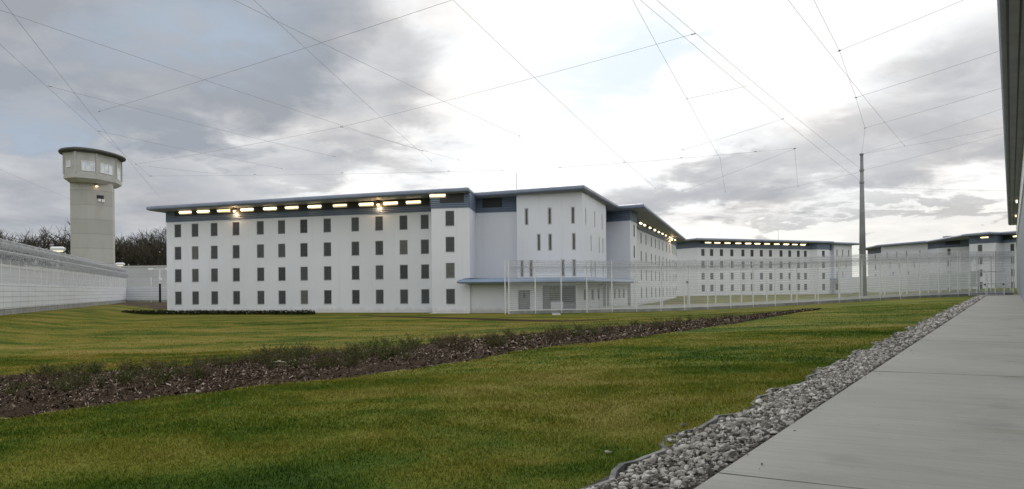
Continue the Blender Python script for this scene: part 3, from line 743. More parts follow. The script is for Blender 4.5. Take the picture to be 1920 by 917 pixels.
# ================================================================== WATCH TOWER
tw = thing('watch_tower', 'tall concrete watch tower with overhanging windowed cabin and rounded flat roof', 'watch tower', (-72.5, 144, 0))
S1 = (-74.2, 140.0); S0 = (S1[0]-2.77*math.cos(R(10)), S1[1]-2.77*math.sin(R(10))); S2 = (S1[0]+4.5*math.cos(R(55)), S1[1]+4.5*math.sin(R(55)))
SH = [S0, S1, S2, (S2[0]-1.2, S2[1]+3.2), (S0[0]+1.0, S0[1]+6.2), (S0[0]-.3, S0[1]+2.8)]
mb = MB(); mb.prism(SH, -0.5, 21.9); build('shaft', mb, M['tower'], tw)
CB = [(-77.33, 138.24), (-74.54, 136.85), (-72.1, 139.3), (-71.3, 144.6), (-72.3, 148.65), (-75.0, 150.3), (-78.0, 147.8), (-78.9, 142.5)]
zb, zt = 22.2, 26.75
mb = MB(); CBc = [(x, y, 0) for x, y in CB]
inner = [(x*0.82 + -74.9*0.18, y*0.82 + 143.5*0.18, 0) for x, y in CB]
mb.rings([[(x, y, 21.6) for x, y, _ in inner], [(x, y, zb) for x, y, _ in CBc], [(x, y, zb+.7) for x, y, _ in CBc], [(x, y, zb+.72) for x, y, _ in offset_poly(CBc, -.06)], [(x, y, zt) for x, y, _ in offset_poly(CBc, -.06)]])
cabin = build('cabin', mb, M['cabin'], tw)
for x, y, _ in CBc:
    mb = MB(); mb.box((x*.995+-74.9*.005, y*.9995+143.5*.0005, (zb+.75+zt)/2), (.22, .22, zt-zb-.8), 0.4); build('corner_rib', mb, M['cabin'], cabin)
# smooth closed roof outline
def chaikin(poly, k=3):
    for _ in range(k):
        out = []
        for i in range(len(poly)):
            a, b = poly[i], poly[(i+1) % len(poly)]
            out += [(a[0]*.75+b[0]*.25, a[1]*.75+b[1]*.25, 0), (a[0]*.25+b[0]*.75, a[1]*.25+b[1]*.75, 0)]
        poly = out
    return poly
rp = chaikin(offset_poly(CBc, 1.05))
mb = MB(); mb.rings([[(x, y, zt-.1) for x, y, _ in offset_poly(rp, -.5)], [(x, y, zt+.05) for x, y, _ in offset_poly(rp, -.12)], [(x, y, zt+.25) for x, y, _ in rp], [(x, y, zt+.5) for x, y, _ in offset_poly(rp, -.15)], [(x, y, zt+.75) for x, y, _ in offset_poly(rp, -1.2)]])
build('roof', mb, M['troof'], tw)
def tower_window(i, s0, s1, z0, z1, panes):
    L, u, n = norm2(CB[i], CB[i+1]); rz = math.atan2(u[1], u[0])
    c = lambda s, o: (CB[i][0]+u[0]*s+n[0]*o, CB[i][1]+u[1]*s+n[1]*o)
    f = MB(); t = .10
    f.box((*c((s0+s1)/2, -.02), z1), (s1-s0+t, .12, t), rz); f.box((*c((s0+s1)/2, -.02), z0), (s1-s0+t, .12, t), rz)
    for k in range(panes+1): f.box((*c(s0+(s1-s0)*k/panes, -.02), (z0+z1)/2), (t, .12, z1-z0-t), rz)
    w_ = build('window', f, M['tframe'], tw)
    for k in range(panes):
        a, b = s0+(s1-s0)*k/panes+t/2, s0+(s1-s0)*(k+1)/panes-t/2; g = MB(); g.box((*c((a+b)/2, -.05), (z0+z1)/2), (b-a, .04, z1-z0-t), rz); build('pane', g, M['tglass'], w_)
tower_window(0, .85, 1.85, 24.1, 25.1, 2)
tower_window(1, 1.05, 3.1, 23.5, 25.1, 3)
tower_window(2, 1.0, 4.3, 23.45, 25.1, 3)
tower_window(3, .8, 3.0, 23.0, 25.0, 2)
L, u, n = norm2(S1, S2); rz = math.atan2(u[1], u[0]); c = lambda s, o: (S1[0]+u[0]*s+n[0]*o, S1[1]+u[1]*s+n[1]*o)
mb = MB(); mb.box((*c(2.3, .0), 19.35), (1.25, .10, .62), rz); s_ = build('shaft_opening', mb, M['black'], tw)
mb = MB(); mb.box((*c(2.1, .12), 18.75), (.45, .25, .45), rz); mb.box((*c(2.75, .12), 18.7), (.5, .25, .5), rz); build('equipment_box', mb, M['tframe'], tw)
mb = MB(); mb.box((*c(1.5, .35), 21.35), (.45, .45, .3), rz); sl = build('spotlight', mb, M['frame'], tw)
mb = MB(); mb.box((*c(1.5, .36), 21.12), (.32, .34, .14), rz); build('lamp', mb, M['spot'], sl)

# ================================================================== FENCES
def coil_mesh(L, radius, turns, wire, seg=10, seed=1, z=0.0, y=0.0):
    """a stretch of razor-wire coil along x"""
    rr = random.Random(seed); pts = []
    for i in range(int(turns*seg)+1):
        a = 2*math.pi*i/seg; r = radius*(1+rr.uniform(-.10, .10))
        pts.append((L*i/(turns*seg), y+r*math.cos(a), z+r*math.sin(a)))
    mb = MB(); mb.tube(pts, wire, 3, False); return mb
def merge(*mbs):
    o = MB()
    for m in mbs:
        k = len(o.v); o.v += m.v; o.f += [tuple(i+k for i in f) for f in m.f]
    return o
def mesh_fence(label, group, P, u, stations, h, mat_panel, plinth=0.28, coil=None, post_w=0.09, rails=(0.3,), panel_from=0.0, name='mesh_fence', extra=None, solid=None, plinth_mat='plinth', solid_mat='slat'):
    t = thing(name, label, 'fence', (*P, ground(*P)), group); rz = math.atan2(u[1], u[0])
    pm = MB(); pm.box((0, 0, h/2), (post_w, post_w, h)); pm.box((0, 0, h+.03), (post_w*1.3, post_w*1.3, .06)); pm = pm.mesh('fence_post')
    cache = {}
    pos = [(P[0]+u[0]*s, P[1]+u[1]*s) for s in stations]
    for p in pos: link('post', pm, M['post'], t, (*p, ground(*p)), rz)
    for a, b, s0, s1 in zip(pos[:-1], pos[1:], stations[:-1], stations[1:]):
        L = round(s1-s0, 2); za, zb_ = ground(*a), ground(*b)
        if L not in cache:
            q = MB(); q.face([(post_w/2, 0, plinth), (L-post_w/2, 0, plinth), (L-post_w/2, 0, h-.05), (post_w/2, 0, h-.05)])
            r = MB()
            for z in rails: r.box((L/2, .05, z), (L-post_w, .05, .09))
            pl = MB(); pl.box((L/2, 0, plinth/2-.15), (L-post_w, .14, plinth+.30))
            sd = None
            if solid: sd = MB(); sd.box((L/2, -.08, (solid[0]+solid[1])/2), (L-post_w, .05, solid[1]-solid[0])); sd = sd.mesh('panel')
            cache[L] = (q.mesh('mesh_panel'), r.mesh('rail') if rails else None, pl.mesh('plinth'), coil(L).mesh('razor_coil') if coil else None, sd)
        c = cache[L]; zz_ = (za+zb_)/2
        tilt = math.atan2(zb_-za, s1-s0)
        for nm, me, mt in (('mesh_panel', c[0], mat_panel), ('rail', c[1], M['post']), ('plinth', c[2], M[plinth_mat]), ('razor_coil', c[3], M['galv']), ('slat_panel', c[4], M[solid_mat])):
            if me is None: continue
            o = link(nm, me, mt, t, (*a, za), rz); o.rotation_euler = (0, -tilt, rz)
    return t
u = (0.9616, 0.2743); P = (-0.30, 74.3)
def front_coil(L): return merge(coil_mesh(L, .36, L*7, .013, 10, 3, 4.62, -.1), coil_mesh(L, .30, L*6, .012, 10, 5, 4.15, .28))
st = [k*2.58 for k in range(24)]
ff = mesh_fence('long white wire mesh fence with razor coils along the lawn edge', None, P, u, st, 4.95, M['mesh'], 0.28, front_coil, 0.085, (0.36,))
link('post', bpy.data.meshes['fence_post'], M['post'], ff, (P[0]-.35, P[1]+.5, 0), math.atan2(u[1], u[0]))
# gate leaves at the path end of the front fence, lock box
for k, (s0, s1) in enumerate(((53.0, 55.3), (55.5, 57.9))):
    g = MB()
    for s_, wd in ((s0, .09), (s1, .09)):
        x, y = P[0]+u[0]*s_-u[1]*-.12, P[1]+u[1]*s_-.12; g.box((x, y, ground(x, y)+1.4), (wd, wd, 2.7), rz)
    for z in (.12, 1.3, 2.7):
        x, y = P[0]+u[0]*(s0+s1)/2, P[1]+u[1]*(s0+s1)/2-.12; g.box((x, y, ground(x, y)+z), (s1-s0, .08, .09), math.atan2(u[1], u[0]))
    gl = build('gate', g, M['post'], ff)
    x, y = P[0]+u[0]*(s1-.15), P[1]+u[1]*(s1-.15)-.25
    b = MB(); b.box((x, y, ground(x, y)+1.25), (.12, .10, .18)); build('lock_box', b, M['black'], gl)
# second fence, behind the first, on its pale curb
def back_coil(L): return coil_mesh(L, .36, L*4, .010, 9, 8, 4.7, 0)
P2 = (6.8, 83.4); u2 = (0.952, 0.306)
f2 = mesh_fence('second white mesh fence on a pale curb, running behind the front fence', None, P2, u2, [k*3.3 for k in range(19)], 4.7, M['mesh_far'], 0.48, back_coil, 0.11, (), plinth_mat='curb')
# third line: white screen fence across the yard at right
P3 = (50.0, 122.0); u3 = (0.975, 0.222)
f3 = mesh_fence('tall pale fence with solid white lower sheets in front of the farthest block', None, P3, u3, [k*3.6 for k in range(8)], 6.2, M['mesh_far'], 0.3, None, 0.12, (), solid=(0.9, 3.3), solid_mat='sheet')
# left perimeter fence: slatted below, mesh above, stacked razor coils
PL, uL = (-27.8, 30.0), (-0.334, 0.942)
def left_coil(L): return merge(coil_mesh(L, .42, L*6, .013, 10, 2, 4.50, 0), coil_mesh(L, .42, L*6, .013, 10, 4, 5.20, .35), coil_mesh(L, .34, L*5, .013, 10, 6, 5.62, .75))
f4 = mesh_fence('long left perimeter fence of white slats below mesh, topped by stacked razor coils', None, PL, uL, [k*2.7 for k in range(42)], 4.18, M['mesh_dense'], 0.46, left_coil, 0.06, (), solid=(0.46, 2.42))
Pc = (PL[0]+uL[0]*41*2.7, PL[1]+uL[1]*41*2.7)
f5 = mesh_fence('short far stretch of white slatted fence between the tower and the near block', None, Pc, (1.0, 0.0), [k*4.2 for k in range(11)], 4.1, M['mesh_far'], 0.35, None, 0.09, (), solid=(0.35, 2.6))
# concrete perimeter walls behind them
def long_wall(name, label, a, b, h, th):
    L, u_, n_ = norm2(a, b); m = MB(); m.box(((a[0]+b[0])/2, (a[1]+b[1])/2, h/2-.3), (L, th, h+.6), math.atan2(u_[1], u_[0]))
    m2 = MB(); m2.box(((a[0]+b[0])/2, (a[1]+b[1])/2, h+.10), (L, th+.25, .2), math.atan2(u_[1], u_[0]))
    t = thing(name, label, 'wall', (a[0], a[1], 0)); build('wall_panel', m, M['cwall'], t); build('coping', m2, M['curb'], t)
    return t
nl = (-0.942, -0.334)
long_wall('perimeter_wall', 'grey concrete perimeter wall seen through the mesh of the left fence', (PL[0]+nl[0]*2.6, PL[1]+nl[1]*2.6), (PL[0]+uL[0]*114+nl[0]*2.6, PL[1]+uL[1]*114+nl[1]*2.6), 4.7, .35)
long_wall('perimeter_wall', 'far grey concrete perimeter wall with pale coping below the bare trees', (-95, 155.5), (-14, 155.5), 7.35, .4)

# ================================================================== POLES AND LAMPS
mt = thing('cable_mast', 'tall tapering steel mast behind the fences carrying the overhead wires', 'mast', (46.05, 105.0, ground(46, 105)))
mb = MB(); mb.tube([(46.05, 105, 0.2), (46.05, 105, 10), (46.05, 105, 19.7)], [.50, .36, .20], 14); build('pole', mb, M['mast'], mt, None, True)
for z, r in ((17.5, .30), (15.9, .32), (19.6, .26)):
    mb = MB(); mb.tube([(46.05, 105, z-.1), (46.05, 105, z+.1)], r, 12); build('collar', mb, M['mast'], mt)
mb = MB(); mb.box((46.05, 105, ground(46, 105)+.12), (1.7, 1.7, .3)); build('base_plate', mb, M['plinth'], mt)
LX, LY = -55.0, 125.0
lp = thing('lamp_post', 'lamp post with thick black lower sleeve standing on bare soil left of the near block', 'lamp post', (LX, LY, 0.7))
mb = MB(); mb.tube([(LX, LY, .5), (LX, LY, 3.70)], .17, 10); build('lower_sleeve', mb, M['black'], lp)
mb = MB(); mb.tube([(LX, LY, 3.7), (LX, LY, 5.95)], .08, 8); mb.box((LX, LY, 5.98), (3.0, .12, .09)); build('pole', mb, M['post'], lp)
for dx in (-1.4, 1.3):
    mb = MB(); mb.box((LX+dx, LY-.1, 6.05), (.65, .42, .16)); h_ = build('lamp_head', mb, M['post'], lp)
    mb = MB(); mb.box((LX+dx, LY-.12, 5.95), (.5, .3, .05)); build('lamp', mb, M['flood'], h_)
mb = MB(); mb.box((LX+.15, LY-.15, 4.4), (.36, .3, .36)); build('camera_box', mb, M['post'], lp)
def flood(label, x, y, z):
    t = thing('floodlight', label, 'lamp', (x, y, 0))
    m = MB(); m.tube([(x, y, -.2), (x, y, z-.3)], .11, 8); build('pole', m, M['post'], t)
    m = MB(); m.rings([[(x+.8*math.cos(a), y+.45*math.sin(a), z-.22) for a in np.linspace(0, 2*math.pi, 16, False)], [(x+.85*math.cos(a), y+.5*math.sin(a), z+.02) for a in np.linspace(0, 2*math.pi, 16, False)], [(x+.55*math.cos(a), y+.3*math.sin(a), z+.2) for a in np.linspace(0, 2*math.pi, 16, False)]])
    h_ = build('lamp_head', m, M['post'], t)
    m = MB(); m.box((x, y, z-.30), (.95, .45, .14)); build('lamp', m, M['flood'], h_)
flood('pale oval floodlight rising over the razor coils just left of the tower shaft', -49.9, 88.0, 7.25)
flood('pale oval floodlight over the razor coils just right of the tower shaft', -66.6, 136.0, 7.25)
dc = thing('drain_cover', 'small pale drain cover with dark top in the grass before the front fence', 'drain cover', (3.94, 71.6, 0))
mb = MB(); mb.tube([(3.94, 71.6, -.05), (3.94, 71.6, .10)], [.42, .38], 14); build('rim', mb, M['curb'], dc)
mb = MB(); mb.tube([(3.94, 71.75, .10), (3.94, 71.75, .19)], [.22, .20], 12); build('lid', mb, M['door'], dc)
sc_ = thing('security_camera', 'small dark security camera on a white pole between the two mesh fences', 'camera', (20.2, 92.0, ground(20.2, 92)))
mb = MB(); mb.tube([(20.2, 92, ground(20.2, 92)), (20.2, 92, 3.3)], .06, 8); build('pole', mb, M['post'], sc_)
mb = MB(); mb.box((20.15, 91.8, 2.95), (.32, .4, .2)); mb.tube([(20.15, 91.55, 2.95), (20.15, 91.4, 2.95)], .08, 8); build('camera_body', mb, M['black'], sc_)

# ================================================================== OVERHEAD WIRES
WIRES = [
    ((-27.45,35.15,18.0), (-48.65,108.12,18.0), 'lower of two long wires running down the left sky toward the watch tower side'),
    ((-19.05,20.07,18.0), (-58.34,133.32,18.0), 'steep wire from the top left corner passing right of the watch tower'),
    ((-32.39,32.23,18.0), (-9.96,90.18,18.0), 'long wire from upper left edge sloping down to above the middle of the near block'),
    ((-35.52,69.12,18.0), (2.86,38.31,18.0), 'rising wire crossing the left sky from above the tower to the top edge'),
    ((-34.85,60.61,18.0), (-20.57,93.58,18.0), 'wire branching off the far left wire and falling gently toward the near block roof'),
    ((-39.87,77.54,18.0), (-29.27,102.14,18.0), 'shorter wire branching right beside the watch tower head over the near block'),
    ((-45.77,97.69,18.0), (-16.19,76.58,18.0), 'faint rising wire from beside the watch tower to the crossing above the near block'),
    ((-45.0,99.43,18.0), (-38.81,106.25,18.0), 'very short faint wire just right of the watch tower head'),
    ((-48.43,107.62,18.0), (-1.12,105.25,18.0), 'nearly level faint wire with clamps just above the near block roof'),
    ((6.35,103.4,18.0), (32.19,90.68,18.0), 'nearly level wire with clamps over the middle block, rising to the right'),
    ((-18.44,33.31,18.0), (0.91,81.92,18.0), 'wire from the top edge sloping over the grey cloud into the bright sky'),
    ((-14.59,29.49,18.0), (-9.65,97.32,18.0), 'steeper wire crossing under the grey cloud edge at upper left of centre'),
    ((-16.19,76.58,18.0), (-6.3,96.71,18.0), 'faint short wire falling right from the crossing above the near block'),
    ((-16.19,76.58,18.0), (11.37,49.53,18.0), 'long wire rising right from the crossing above the near block to the parallel pair'),
    ((-8.35,27.71,18.62), (19.1,105.82,15.5), 'straight diagonal wire down the middle of the bright sky to the central stair block'),
    ((4.15,36.01,18.0), (14.67,66.42,18.0), 'steep wire left of the parallel pair, upper span'),
    ((14.67,66.42,18.0), (25.34,96.91,18.0), 'faint middle span of the steep wire left of the mast'),
    ((25.34,96.91,18.0), (29.63,110.67,15.5), 'short hanging wire end above the roof of the right wing'),
    ((-2.29,28.24,18.52), (46.05,105.0,15.92), 'left wire of the parallel pair running down to the tall mast'),
    ((-1.19,28.26,18.1), (46.05,105.0,17.6), 'right wire of the parallel pair running down to the tall mast'),
    ((8.2,32.34,18.0), (44.11,89.61,18.0), 'thin steep wire passing behind the mast top and ending right of it'),
    ((12.83,36.83,18.0), (21.96,53.29,18.0), 'top span of the bent wire leading down to the mast top'),
    ((21.96,53.29,18.0), (28.78,66.59,18.0), 'second span of the bent wire leading down to the mast top'),
    ((28.78,66.59,18.0), (35.2,79.43,18.0), 'third span of the bent wire just above the mast top'),
    ((35.2,79.43,18.0), (46.05,105.0,19.63), 'lowest near vertical span of the bent wire touching the mast top'),
    ((21.96,53.29,18.0), (27.26,36.4,18.0), 'topmost wire rising right from the bent wire to the top edge'),
    ((28.78,66.59,18.0), (35.05,45.72,18.0), 'second wire rising right from the bent wire to the dark eave'),
    ((35.2,79.43,18.0), (40.9,55.51,18.0), 'third wire rising right from the bent wire to the dark eave'),
    ((46.05,105.0,19.63), (43.0,62.52,17.62), 'steeper of two wires from the mast top to the dark eave'),
    ((46.05,105.0,19.63), (49.94,71.08,17.5), 'flatter of two wires from the mast top to the dark eave'),
    ((46.05,105.0,17.46), (52.56,74.22,18.18), "wire from the mast's middle bracket rising right to the dark eave"),
    ((46.05,105.0,15.36), (77.14,114.09,15.55), "level wire from the mast's lower bracket right to the dark eave"),
    ((25.47,74.78,18.0), (19.57,91.05,18.0), 'faint wire linking the parallel pair leftward above the middle block'),
    ((32.31,91.03,18.0), (23.38,109.0,15.5), 'faint wire falling left from the parallel pair toward the right wing roof'),
    ((46.05,105.0,17.32), (35.68,111.13,15.5), 'short wire falling left from the mast over the far block'),
    ((18.53,62.38,18.0), (14.67,66.42,18.0), 'short faint cross wire between the parallel pair and the steep wire'),
    ((32.31,91.03,18.0), (37.83,105.51,15.5), 'short wire hanging nearly straight down from the parallel pair'),
    ((-61.63,92.01,18.0), (-72.89,132.14,18.0), 'faint low wire at far left behind the watch tower shaft'),
]
for i, (a, b, lab) in enumerate(WIRES):
    a, b = Vector(a), Vector(b); L = (b-a).length; dist = ((a+b)/2).length
    pts = []
    for k in range(9):
        t_ = k/8; p = a.lerp(b, t_); p.z -= 0.0035*L*4*t_*(1-t_); pts.append(p)
    mb = MB(); mb.tube(pts, 0.0105, 5)
    t = thing('overhead_wire', lab, 'wire', tuple(a), 'wires stretched over the yard')
    build('cable', mb, M['cable'], t)
    if L > 14:
        m2 = MB()
        for q in ((a, b) if 'clamps' not in lab else (a, a.lerp(b, .3), a.lerp(b, .55), a.lerp(b, .85), b)):
            m2 = MB(); d_ = (b-a).normalized()*.16; m2.tube([q-d_, q+d_], .030, 6); build('clamp', m2, M['cable'], t)

# ================================================================== PLANTING
def tri_cloud(mb, c, n, rx, ry, rz_, size, rr, flat=0.6, shell=0.0):
    for _ in range(n):
        while True:
            x, y, z = rr.uniform(-1, 1), rr.uniform(-1, 1), rr.uniform(-1, 1); r2 = x*x+y*y+z*z
            if shell*shell <= r2 <= 1: break
        p = Vector((c[0]+x*rx, c[1]+y*ry, c[2]+z*rz_)); s_ = size*rr.uniform(.6, 1.4)
        a = Vector((rr.gauss(0, 1), rr.gauss(0, 1), rr.gauss(0, flat))).normalized(); b = a.cross(Vector((rr.gauss(0, 1), rr.gauss(0, 1), rr.gauss(0, 1)))).normalized()
        mb.face([p-a*s_, p+b*s_*.45, p+a*s_, p-b*s_*.45])
def shrub_mesh(seed, dry):
    rr = random.Random(seed); mb = MB()
    for k in range(rr.randint(12, 18)):
        a = rr.uniform(0, 6.28); h = rr.uniform(.22, .50); sp = rr.uniform(.10, .46); bx, by = rr.uniform(-.1, .1), rr.uniform(-.1, .1)
        tip = (bx+math.cos(a)*sp, by+math.sin(a)*sp, h); midp = (bx+math.cos(a)*sp*.4, by+math.sin(a)*sp*.4, h*.55)
        mb.tube([(bx, by, 0), midp, tip], [.008, .006, .003], 3, False)
        for _ in range(34 if not dry else 20):
            f_ = rr.uniform(.25, 1.05); p = Vector((bx+math.cos(a)*sp*f_, by+math.sin(a)*sp*f_, h*f_)); s_ = rr.uniform(.022, .045)
            d_ = Vector((rr.gauss(0, 1), rr.gauss(0, 1), rr.gauss(.3, .7))).normalized(); e = d_.cross(Vector((rr.gauss(0, 1), rr.gauss(0, 1), rr.gauss(0, 1)))).normalized()
            p = p+Vector((rr.gauss(0, .03), rr.gauss(0, .03), rr.gauss(0, .02)))
            mb.face([p, p+d_*s_*.5+e*s_*.35, p+d_*s_*1.1, p+d_*s_*.5-e*s_*.35])
    return mb.mesh('shrub_leaves')
SHR = [shrub_mesh(s_, False) for s_ in (1, 2, 3, 4)]; DRY = [shrub_mesh(s_, True) for s_ in (11, 12)]
rr = random.Random(21); count = 0
while count < 250:
    uu = 0.3+rr.random()**1.25*10.6; v = rr.random()**1.25*.78
    if uu > 7.0 and rr.random() < (uu-6.5)/3.2: continue
    x, y = bed_at(uu, v); 
    dry = rr.random() < (.42 if uu < 5 else .6)
    me = rr.choice(DRY if dry else SHR)
    o = link('shrub', me, M['shrub_dry'] if dry else M['shrub'], None, (x, y, bed_z(x, y, v)-.02), rr.uniform(0, 6.28))
    k = rr.uniform(.50, .95)*(.80 if uu < 3 else 1.0); o.scale = (k*1.1, k*1.1, k*rr.uniform(.7, 1.2))
    tag(o, 'low sparse brownish shrub planted in the bark mulch bed' if dry else 'low leafy green shrub planted in the bark mulch bed', 'shrub', 'brownish shrubs in the mulch bed' if dry else 'green shrubs in the mulch bed')
    count += 1
# clipped dark hedge at the foot of the near block
hd = MB(); rr = random.Random(5)
for k in range(60):
    f_ = k/59; x = -41.5+f_*22.0; y = 85.6-f_*7.2
    tri_cloud(hd, (x, y, .20), 95, .32, .45, .26, .10, rr)
tag(build('low_hedge', hd, M['hedge'], None, (-30, 82, 0)), 'low dark clipped hedge along the left foot of the near block', 'hedge')

# bark chips on the bed, stones in the gravel strip
def chips_mesh():
    rr = random.Random(9); mb = MB(); n = 0
    while n < 70000:
        uu = rr.random()**1.5*10.6; v = rr.uniform(.02, 1.0); x, y = bed_at(uu, v); e = bed_edge(uu+v*3); x -= e*.5; y += e
        z = bed_z(x, y, v)+.03*noise.noise((x*1.5, y*1.5, 0))+rr.uniform(.0, .03)
        L = rr.choice((.022, .03, .03, .04, .05, .07))*rr.uniform(.7, 1.3)*(1 if uu < 5 else 1.5); a = rr.uniform(0, 6.28); wd = L*rr.uniform(.2, .5); tl = rr.gauss(0, .55); t2 = rr.gauss(0, .6)
        dx, dy = math.cos(a), math.sin(a)
        p = [(-L/2, -wd/2), (L/2, -wd/2*rr.uniform(.4, 1)), (L/2*rr.uniform(.8, 1.1), wd/2), (-L/2, wd/2)]
        mb.face([(x+s_*dx-q*dy, y+s_*dy+q*dx, z+s_*tl+q*t2) for s_, q in p]); n += 1
    for k, (uu, v, L) in enumerate(((3.2, .45, .42), (4.4, .75, .36), (2.6, .3, .30), (5.0, .2, .3), (1.6, .6, .3))):
        x, y = bed_at(uu, v); z = bed_z(x, y, v)+.05; a = k*1.3
        mb.tube([(x-math.cos(a)*L/2, y-math.sin(a)*L/2, z), (x, y, z+.03), (x+math.cos(a)*L/2, y+math.sin(a)*L/2, z)], [.02, .035, .015], 5)
    return mb
kind(build('bark_chips', chips_mesh(), M['chips'], None, (0, 0, 0)), 'stuff')['label'] = 'brown bark chips covering the planting bed'
def ico(sub):
    bm = bmesh.new(); bmesh.ops.create_icosphere(bm, subdivisions=sub, radius=1.0)
    v = np.array([list(q.co) for q in bm.verts]); f = np.array([[q.index for q in p.verts] for p in bm.faces]); bm.free(); return v, f
def stones_mesh():
    nr = np.random.default_rng(4); V, Fc = [], []; k = 0
    i2, i1 = ico(2), ico(1)
    def add(lat, y, size, base, lift):
        nonlocal k
        v, f = base; x = lat+.624*y; s_ = size*nr.uniform(.62, 1.35, 3); s_[2] *= .75
        bumpv = 1+.22*np.sin(v@nr.normal(0, 2.3, 3)+nr.uniform(0, 6))[:, None]+nr.normal(0, .035, (len(v), 1))
        # a few flat facets
        q = v*bumpv
        for _ in range(7):
            d = nr.normal(0, 1, 3); d /= np.linalg.norm(d); h = q@d; c = nr.uniform(.50, .80); q = q-np.maximum(h-c, 0)[:, None]*d
        A = np.linalg.qr(nr.normal(0, 1, (3, 3)))[0]; q = (q@A.T)*s_
        a = nr.uniform(0, 6.28); cs, sn = math.cos(a), math.sin(a); q = np.stack([q[:, 0]*cs-q[:, 1]*sn, q[:, 0]*sn+q[:, 1]*cs, q[:, 2]], 1)
        V.append(q+np.array([x, y, ground(x, y)+.01+lift])); Fc.append(f+k); k += len(v)
    y = 3.0
    while y < 92:
        near = y < 20; dy = .0165 if near else (.045 if y < 45 else .10)
        for _ in range(1):
            edge = -3.58+.12*math.sin(y*1.9)+.10*math.sin(y*4.7+1)
            for _ in range(8 if near else 5):
                lat = nr.uniform(edge, -2.66); size = nr.choice([.012, .016, .021, .028, .038, .052], p=[.20, .25, .24, .17, .10, .04])*nr.uniform(.85, 1.2)
                if not near: size *= 1.6 if y < 45 else 2.4
                hump = .020*(1-abs((lat+3.1)/.5)**2)
                add(lat, y+nr.uniform(-.03, .03), size, i2 if (y < 12 and size > .025) else i1, max(hump, 0)+nr.uniform(-.01, .025))
        y += dy
    for lat, yy, s_ in ((-3.95, 9.6, .05), (-3.8, 12.4, .04), (-2.45, 9.0, .02), (-1.9, 11.0, .014), (-4.1, 8.1, .03)): add(lat, yy, s_, i2, .02)
    for _ in range(40):
        yy = nr.uniform(5.5, 30); add(-2.60+abs(nr.normal(0, .22)), yy, nr.uniform(.006, .016), i1, .035)
    me = bpy.data.meshes.new('gravel'); me.from_pydata(np.concatenate(V).tolist(), [], np.concatenate(Fc).tolist()); me.update(); return me
g_ = kind(link('gravel', stones_mesh(), M['stones']), 'stuff'); g_['label'] = 'pale grey gravel stones along the concrete path'
# ragged edging cloth between lawn and gravel
mb = MB(); ys = np.arange(3.0, 90, .22); prev = None
for y in ys:
    lat = -3.66+.12*math.sin(y*1.9)+.08*math.sin(y*4.7+1)+.03*math.sin(y*11); x = lat+.624*y; h = .030+.022*math.sin(y*2.7)+.014*math.sin(y*7.1); z = ground(x, y)
    cur = ((x-.03, y, z-.03), (x-.02, y, z+max(.01, h)), (x+.03, y, z+max(.008, h)-.004), (x+.05, y, z-.02))
    if prev:
        for i in range(3): mb.face([prev[i], cur[i], cur[i+1], prev[i+1]])
    prev = cur
tag(build('edging_cloth', mb, M['cloth'], None, (0, 0, 0)), 'ragged dark edging cloth between the lawn and the gravel strip', 'edging')

# ================================================================== GRASS BLADES
def grass_mesh():
    nr = np.random.default_rng(2)
    out = []
    for y0, y1, n, hgt, wid in ((4.6, 10, 165000, .036, .0042), (10, 17, 160000, .042, .007), (17, 30, 130000, .040, .013), (30, 62, 90000, .032, .024)):
        # even cover inside the zone
        Y = y0+(y1-y0)*nr.random(n*2); half = .82*Y+3.0; keep = nr.random(n*2) < half/half.max(); Y = Y[keep]; half = half[keep]; X = (nr.random(len(Y))*2-1)*half
        lat = X-.624*Y; ok = lat < -3.66-.12*np.sin(Y*1.9)*-1-.0
        X, Y = X[ok], Y[ok]
        out.append((X, Y, np.full(len(X), hgt), np.full(len(X), wid)))
    X, Y, Hh, Wd = [np.concatenate(c) for c in zip(*out)]
    # leave the planting bed free
    inside = np.zeros(len(X), bool)
    ring = [bed_at(k*.25, .05) for k in range(43)]+[bed_at(k*.25, .95) for k in range(42, -1, -1)]
    j = len(ring)-1
    for i in range(len(ring)):
        xi, yi = ring[i]; xj, yj = ring[j]
        c = ((yi > Y) != (yj > Y)) & (X < (xj-xi)*(Y-yi)/(yj-yi+1e-12)+xi); inside ^= c; j = i
    X, Y, Hh, Wd = X[~inside], Y[~inside], Hh[~inside], Wd[~inside]
    n = len(X); Z = ground_np(X, Y)-.004
    # tufts: height follows a patchy field
    fld = .5+.5*np.sin(X*2.1+np.sin(Y*1.3)*2)*np.sin(Y*2.4+np.sin(X*1.7)*2)
    Hh = Hh*(.55+.6*fld)*nr.uniform(.6, 1.35, n)
    a = nr.uniform(0, 6.283, n); lean = nr.uniform(.1, .9, n)*Hh; b = nr.uniform(0, 6.283, n); Wd = Wd*nr.uniform(.6, 1.3, n)
    v = np.empty((n, 3, 3))
    v[:, 0] = np.stack([X-np.cos(a)*Wd, Y-np.sin(a)*Wd, Z], 1); v[:, 1] = np.stack([X+np.cos(a)*Wd, Y+np.sin(a)*Wd, Z], 1)
    v[:, 2] = np.stack([X+np.cos(b)*lean, Y+np.sin(b)*lean, Z+Hh], 1)
    me = bpy.data.meshes.new('grass'); me.vertices.add(n*3); me.vertices.foreach_set('co', v.reshape(-1))
    me.loops.add(n*3); me.loops.foreach_set('vertex_index', np.arange(n*3, dtype=np.int32))
    me.polygons.add(n); me.polygons.foreach_set('loop_start', np.arange(0, n*3, 3, dtype=np.int32)); me.polygons.foreach_set('loop_total', np.full(n, 3, dtype=np.int32))
    me.update(calc_edges=True); return me
g_ = kind(link('grass', grass_mesh(), M['blades']), 'stuff'); g_['label'] = 'short patchy winter lawn grass'

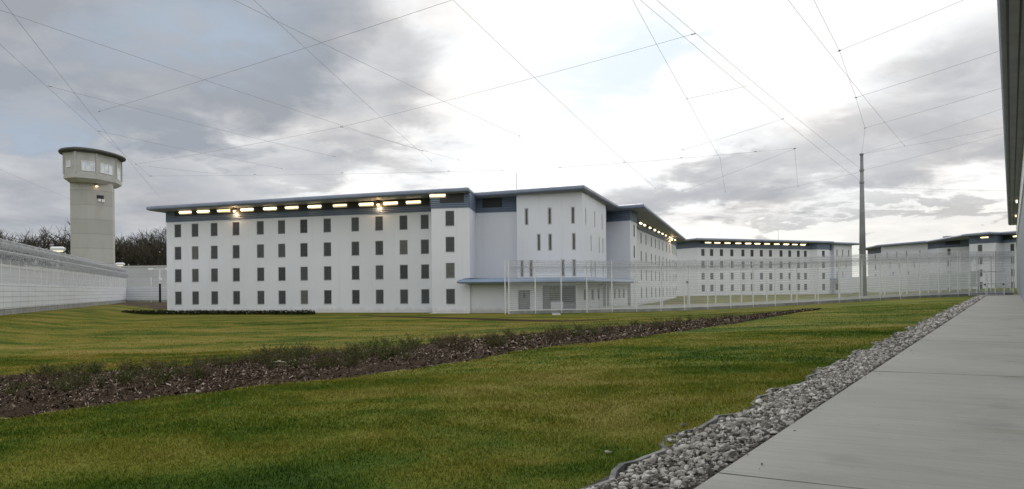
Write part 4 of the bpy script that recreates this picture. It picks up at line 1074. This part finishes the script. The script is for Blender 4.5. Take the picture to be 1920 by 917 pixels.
# ================================================================== BARE TREES BEHIND THE WALL
def bare_tree(seed, H_):
    rr = random.Random(seed); trunk = MB(); crown = MB()
    trunk.tube([(0, 0, -.5), (.1, 0, H_*.18), (.15, .1, H_*.42)], [.42, .33, .22], 7)
    def grow(p, d, L, r, lev):
        q = p+d*L; mid = p+d*L*.5+Vector((rr.gauss(0, .05), rr.gauss(0, .05), rr.gauss(0, .03)))*L
        crown.tube([p, mid, q], [r, r*.85, r*.62], 4 if lev < 2 else 3, False)
        if lev == 5: return
        for _ in range(rr.choice((3, 3, 4)) if lev < 3 else 3):
            nd = (d+Vector((rr.gauss(0, .55), rr.gauss(0, .55), rr.gauss(.12, .35)))).normalized()
            grow(p+d*L*rr.uniform(.55, 1.0), nd, L*rr.uniform(.58, .82), max(r*.62, .034), lev+1)
    for k in range(5):
        a = k*1.26+rr.uniform(-.3, .3); d = Vector((math.cos(a)*.6, math.sin(a)*.6, rr.uniform(.7, 1.3))).normalized()
        grow(Vector((.1, 0, H_*rr.uniform(.2, .42))), d, H_*.24, .17, 1)
    return trunk.mesh('trunk'), crown.mesh('crown')
TREES = [bare_tree(s_, 17.0) for s_ in (3, 8, 15)]
rr = random.Random(77)
spots = [(-124+k*2.6+rr.uniform(-1.2, 1.2), 172+rr.uniform(-4, 14), rr.uniform(1.02, 1.18)) for k in range(20)] + [(-88+k*1.85+rr.uniform(-1.0, 1.0), 175+rr.uniform(-6, 12), rr.uniform(.84, .98)-.009*k) for k in range(20)]
for k, (x, y, s_) in enumerate(spots):
    left = k < 20; tr_, cr_ = TREES[k % 3]
    t = thing('tree', 'bare brown winter tree in the row behind the left fence, left of the watch tower' if left else 'bare brown winter tree in the row between the watch tower and the near block', 'tree', (x, y, 0.5),
              'bare trees left of the tower' if left else 'bare trees right of the tower')
    t.rotation_euler = (0, 0, rr.uniform(0, 6.28)); t.scale = (s_, s_, s_)
    local_part('trunk', tr_, M['bark'], t); local_part('crown', cr_, M['twigs'], t)
un = MB(); rr = random.Random(31)
for k in range(120):
    x = -130+k*.72+rr.uniform(-1, 1); y = 168+rr.uniform(0, 18); tri_cloud(un, (x, y, rr.uniform(2.5, 8.6 if k < 70 else 7.2)), 90, 1.8, 1.6, 2.4, .30, rr, .9)
kind(build('undergrowth', un, M['wood'], None, (-80, 170, 0)), 'stuff')['label'] = 'dark undergrowth of the wood behind the perimeter wall'
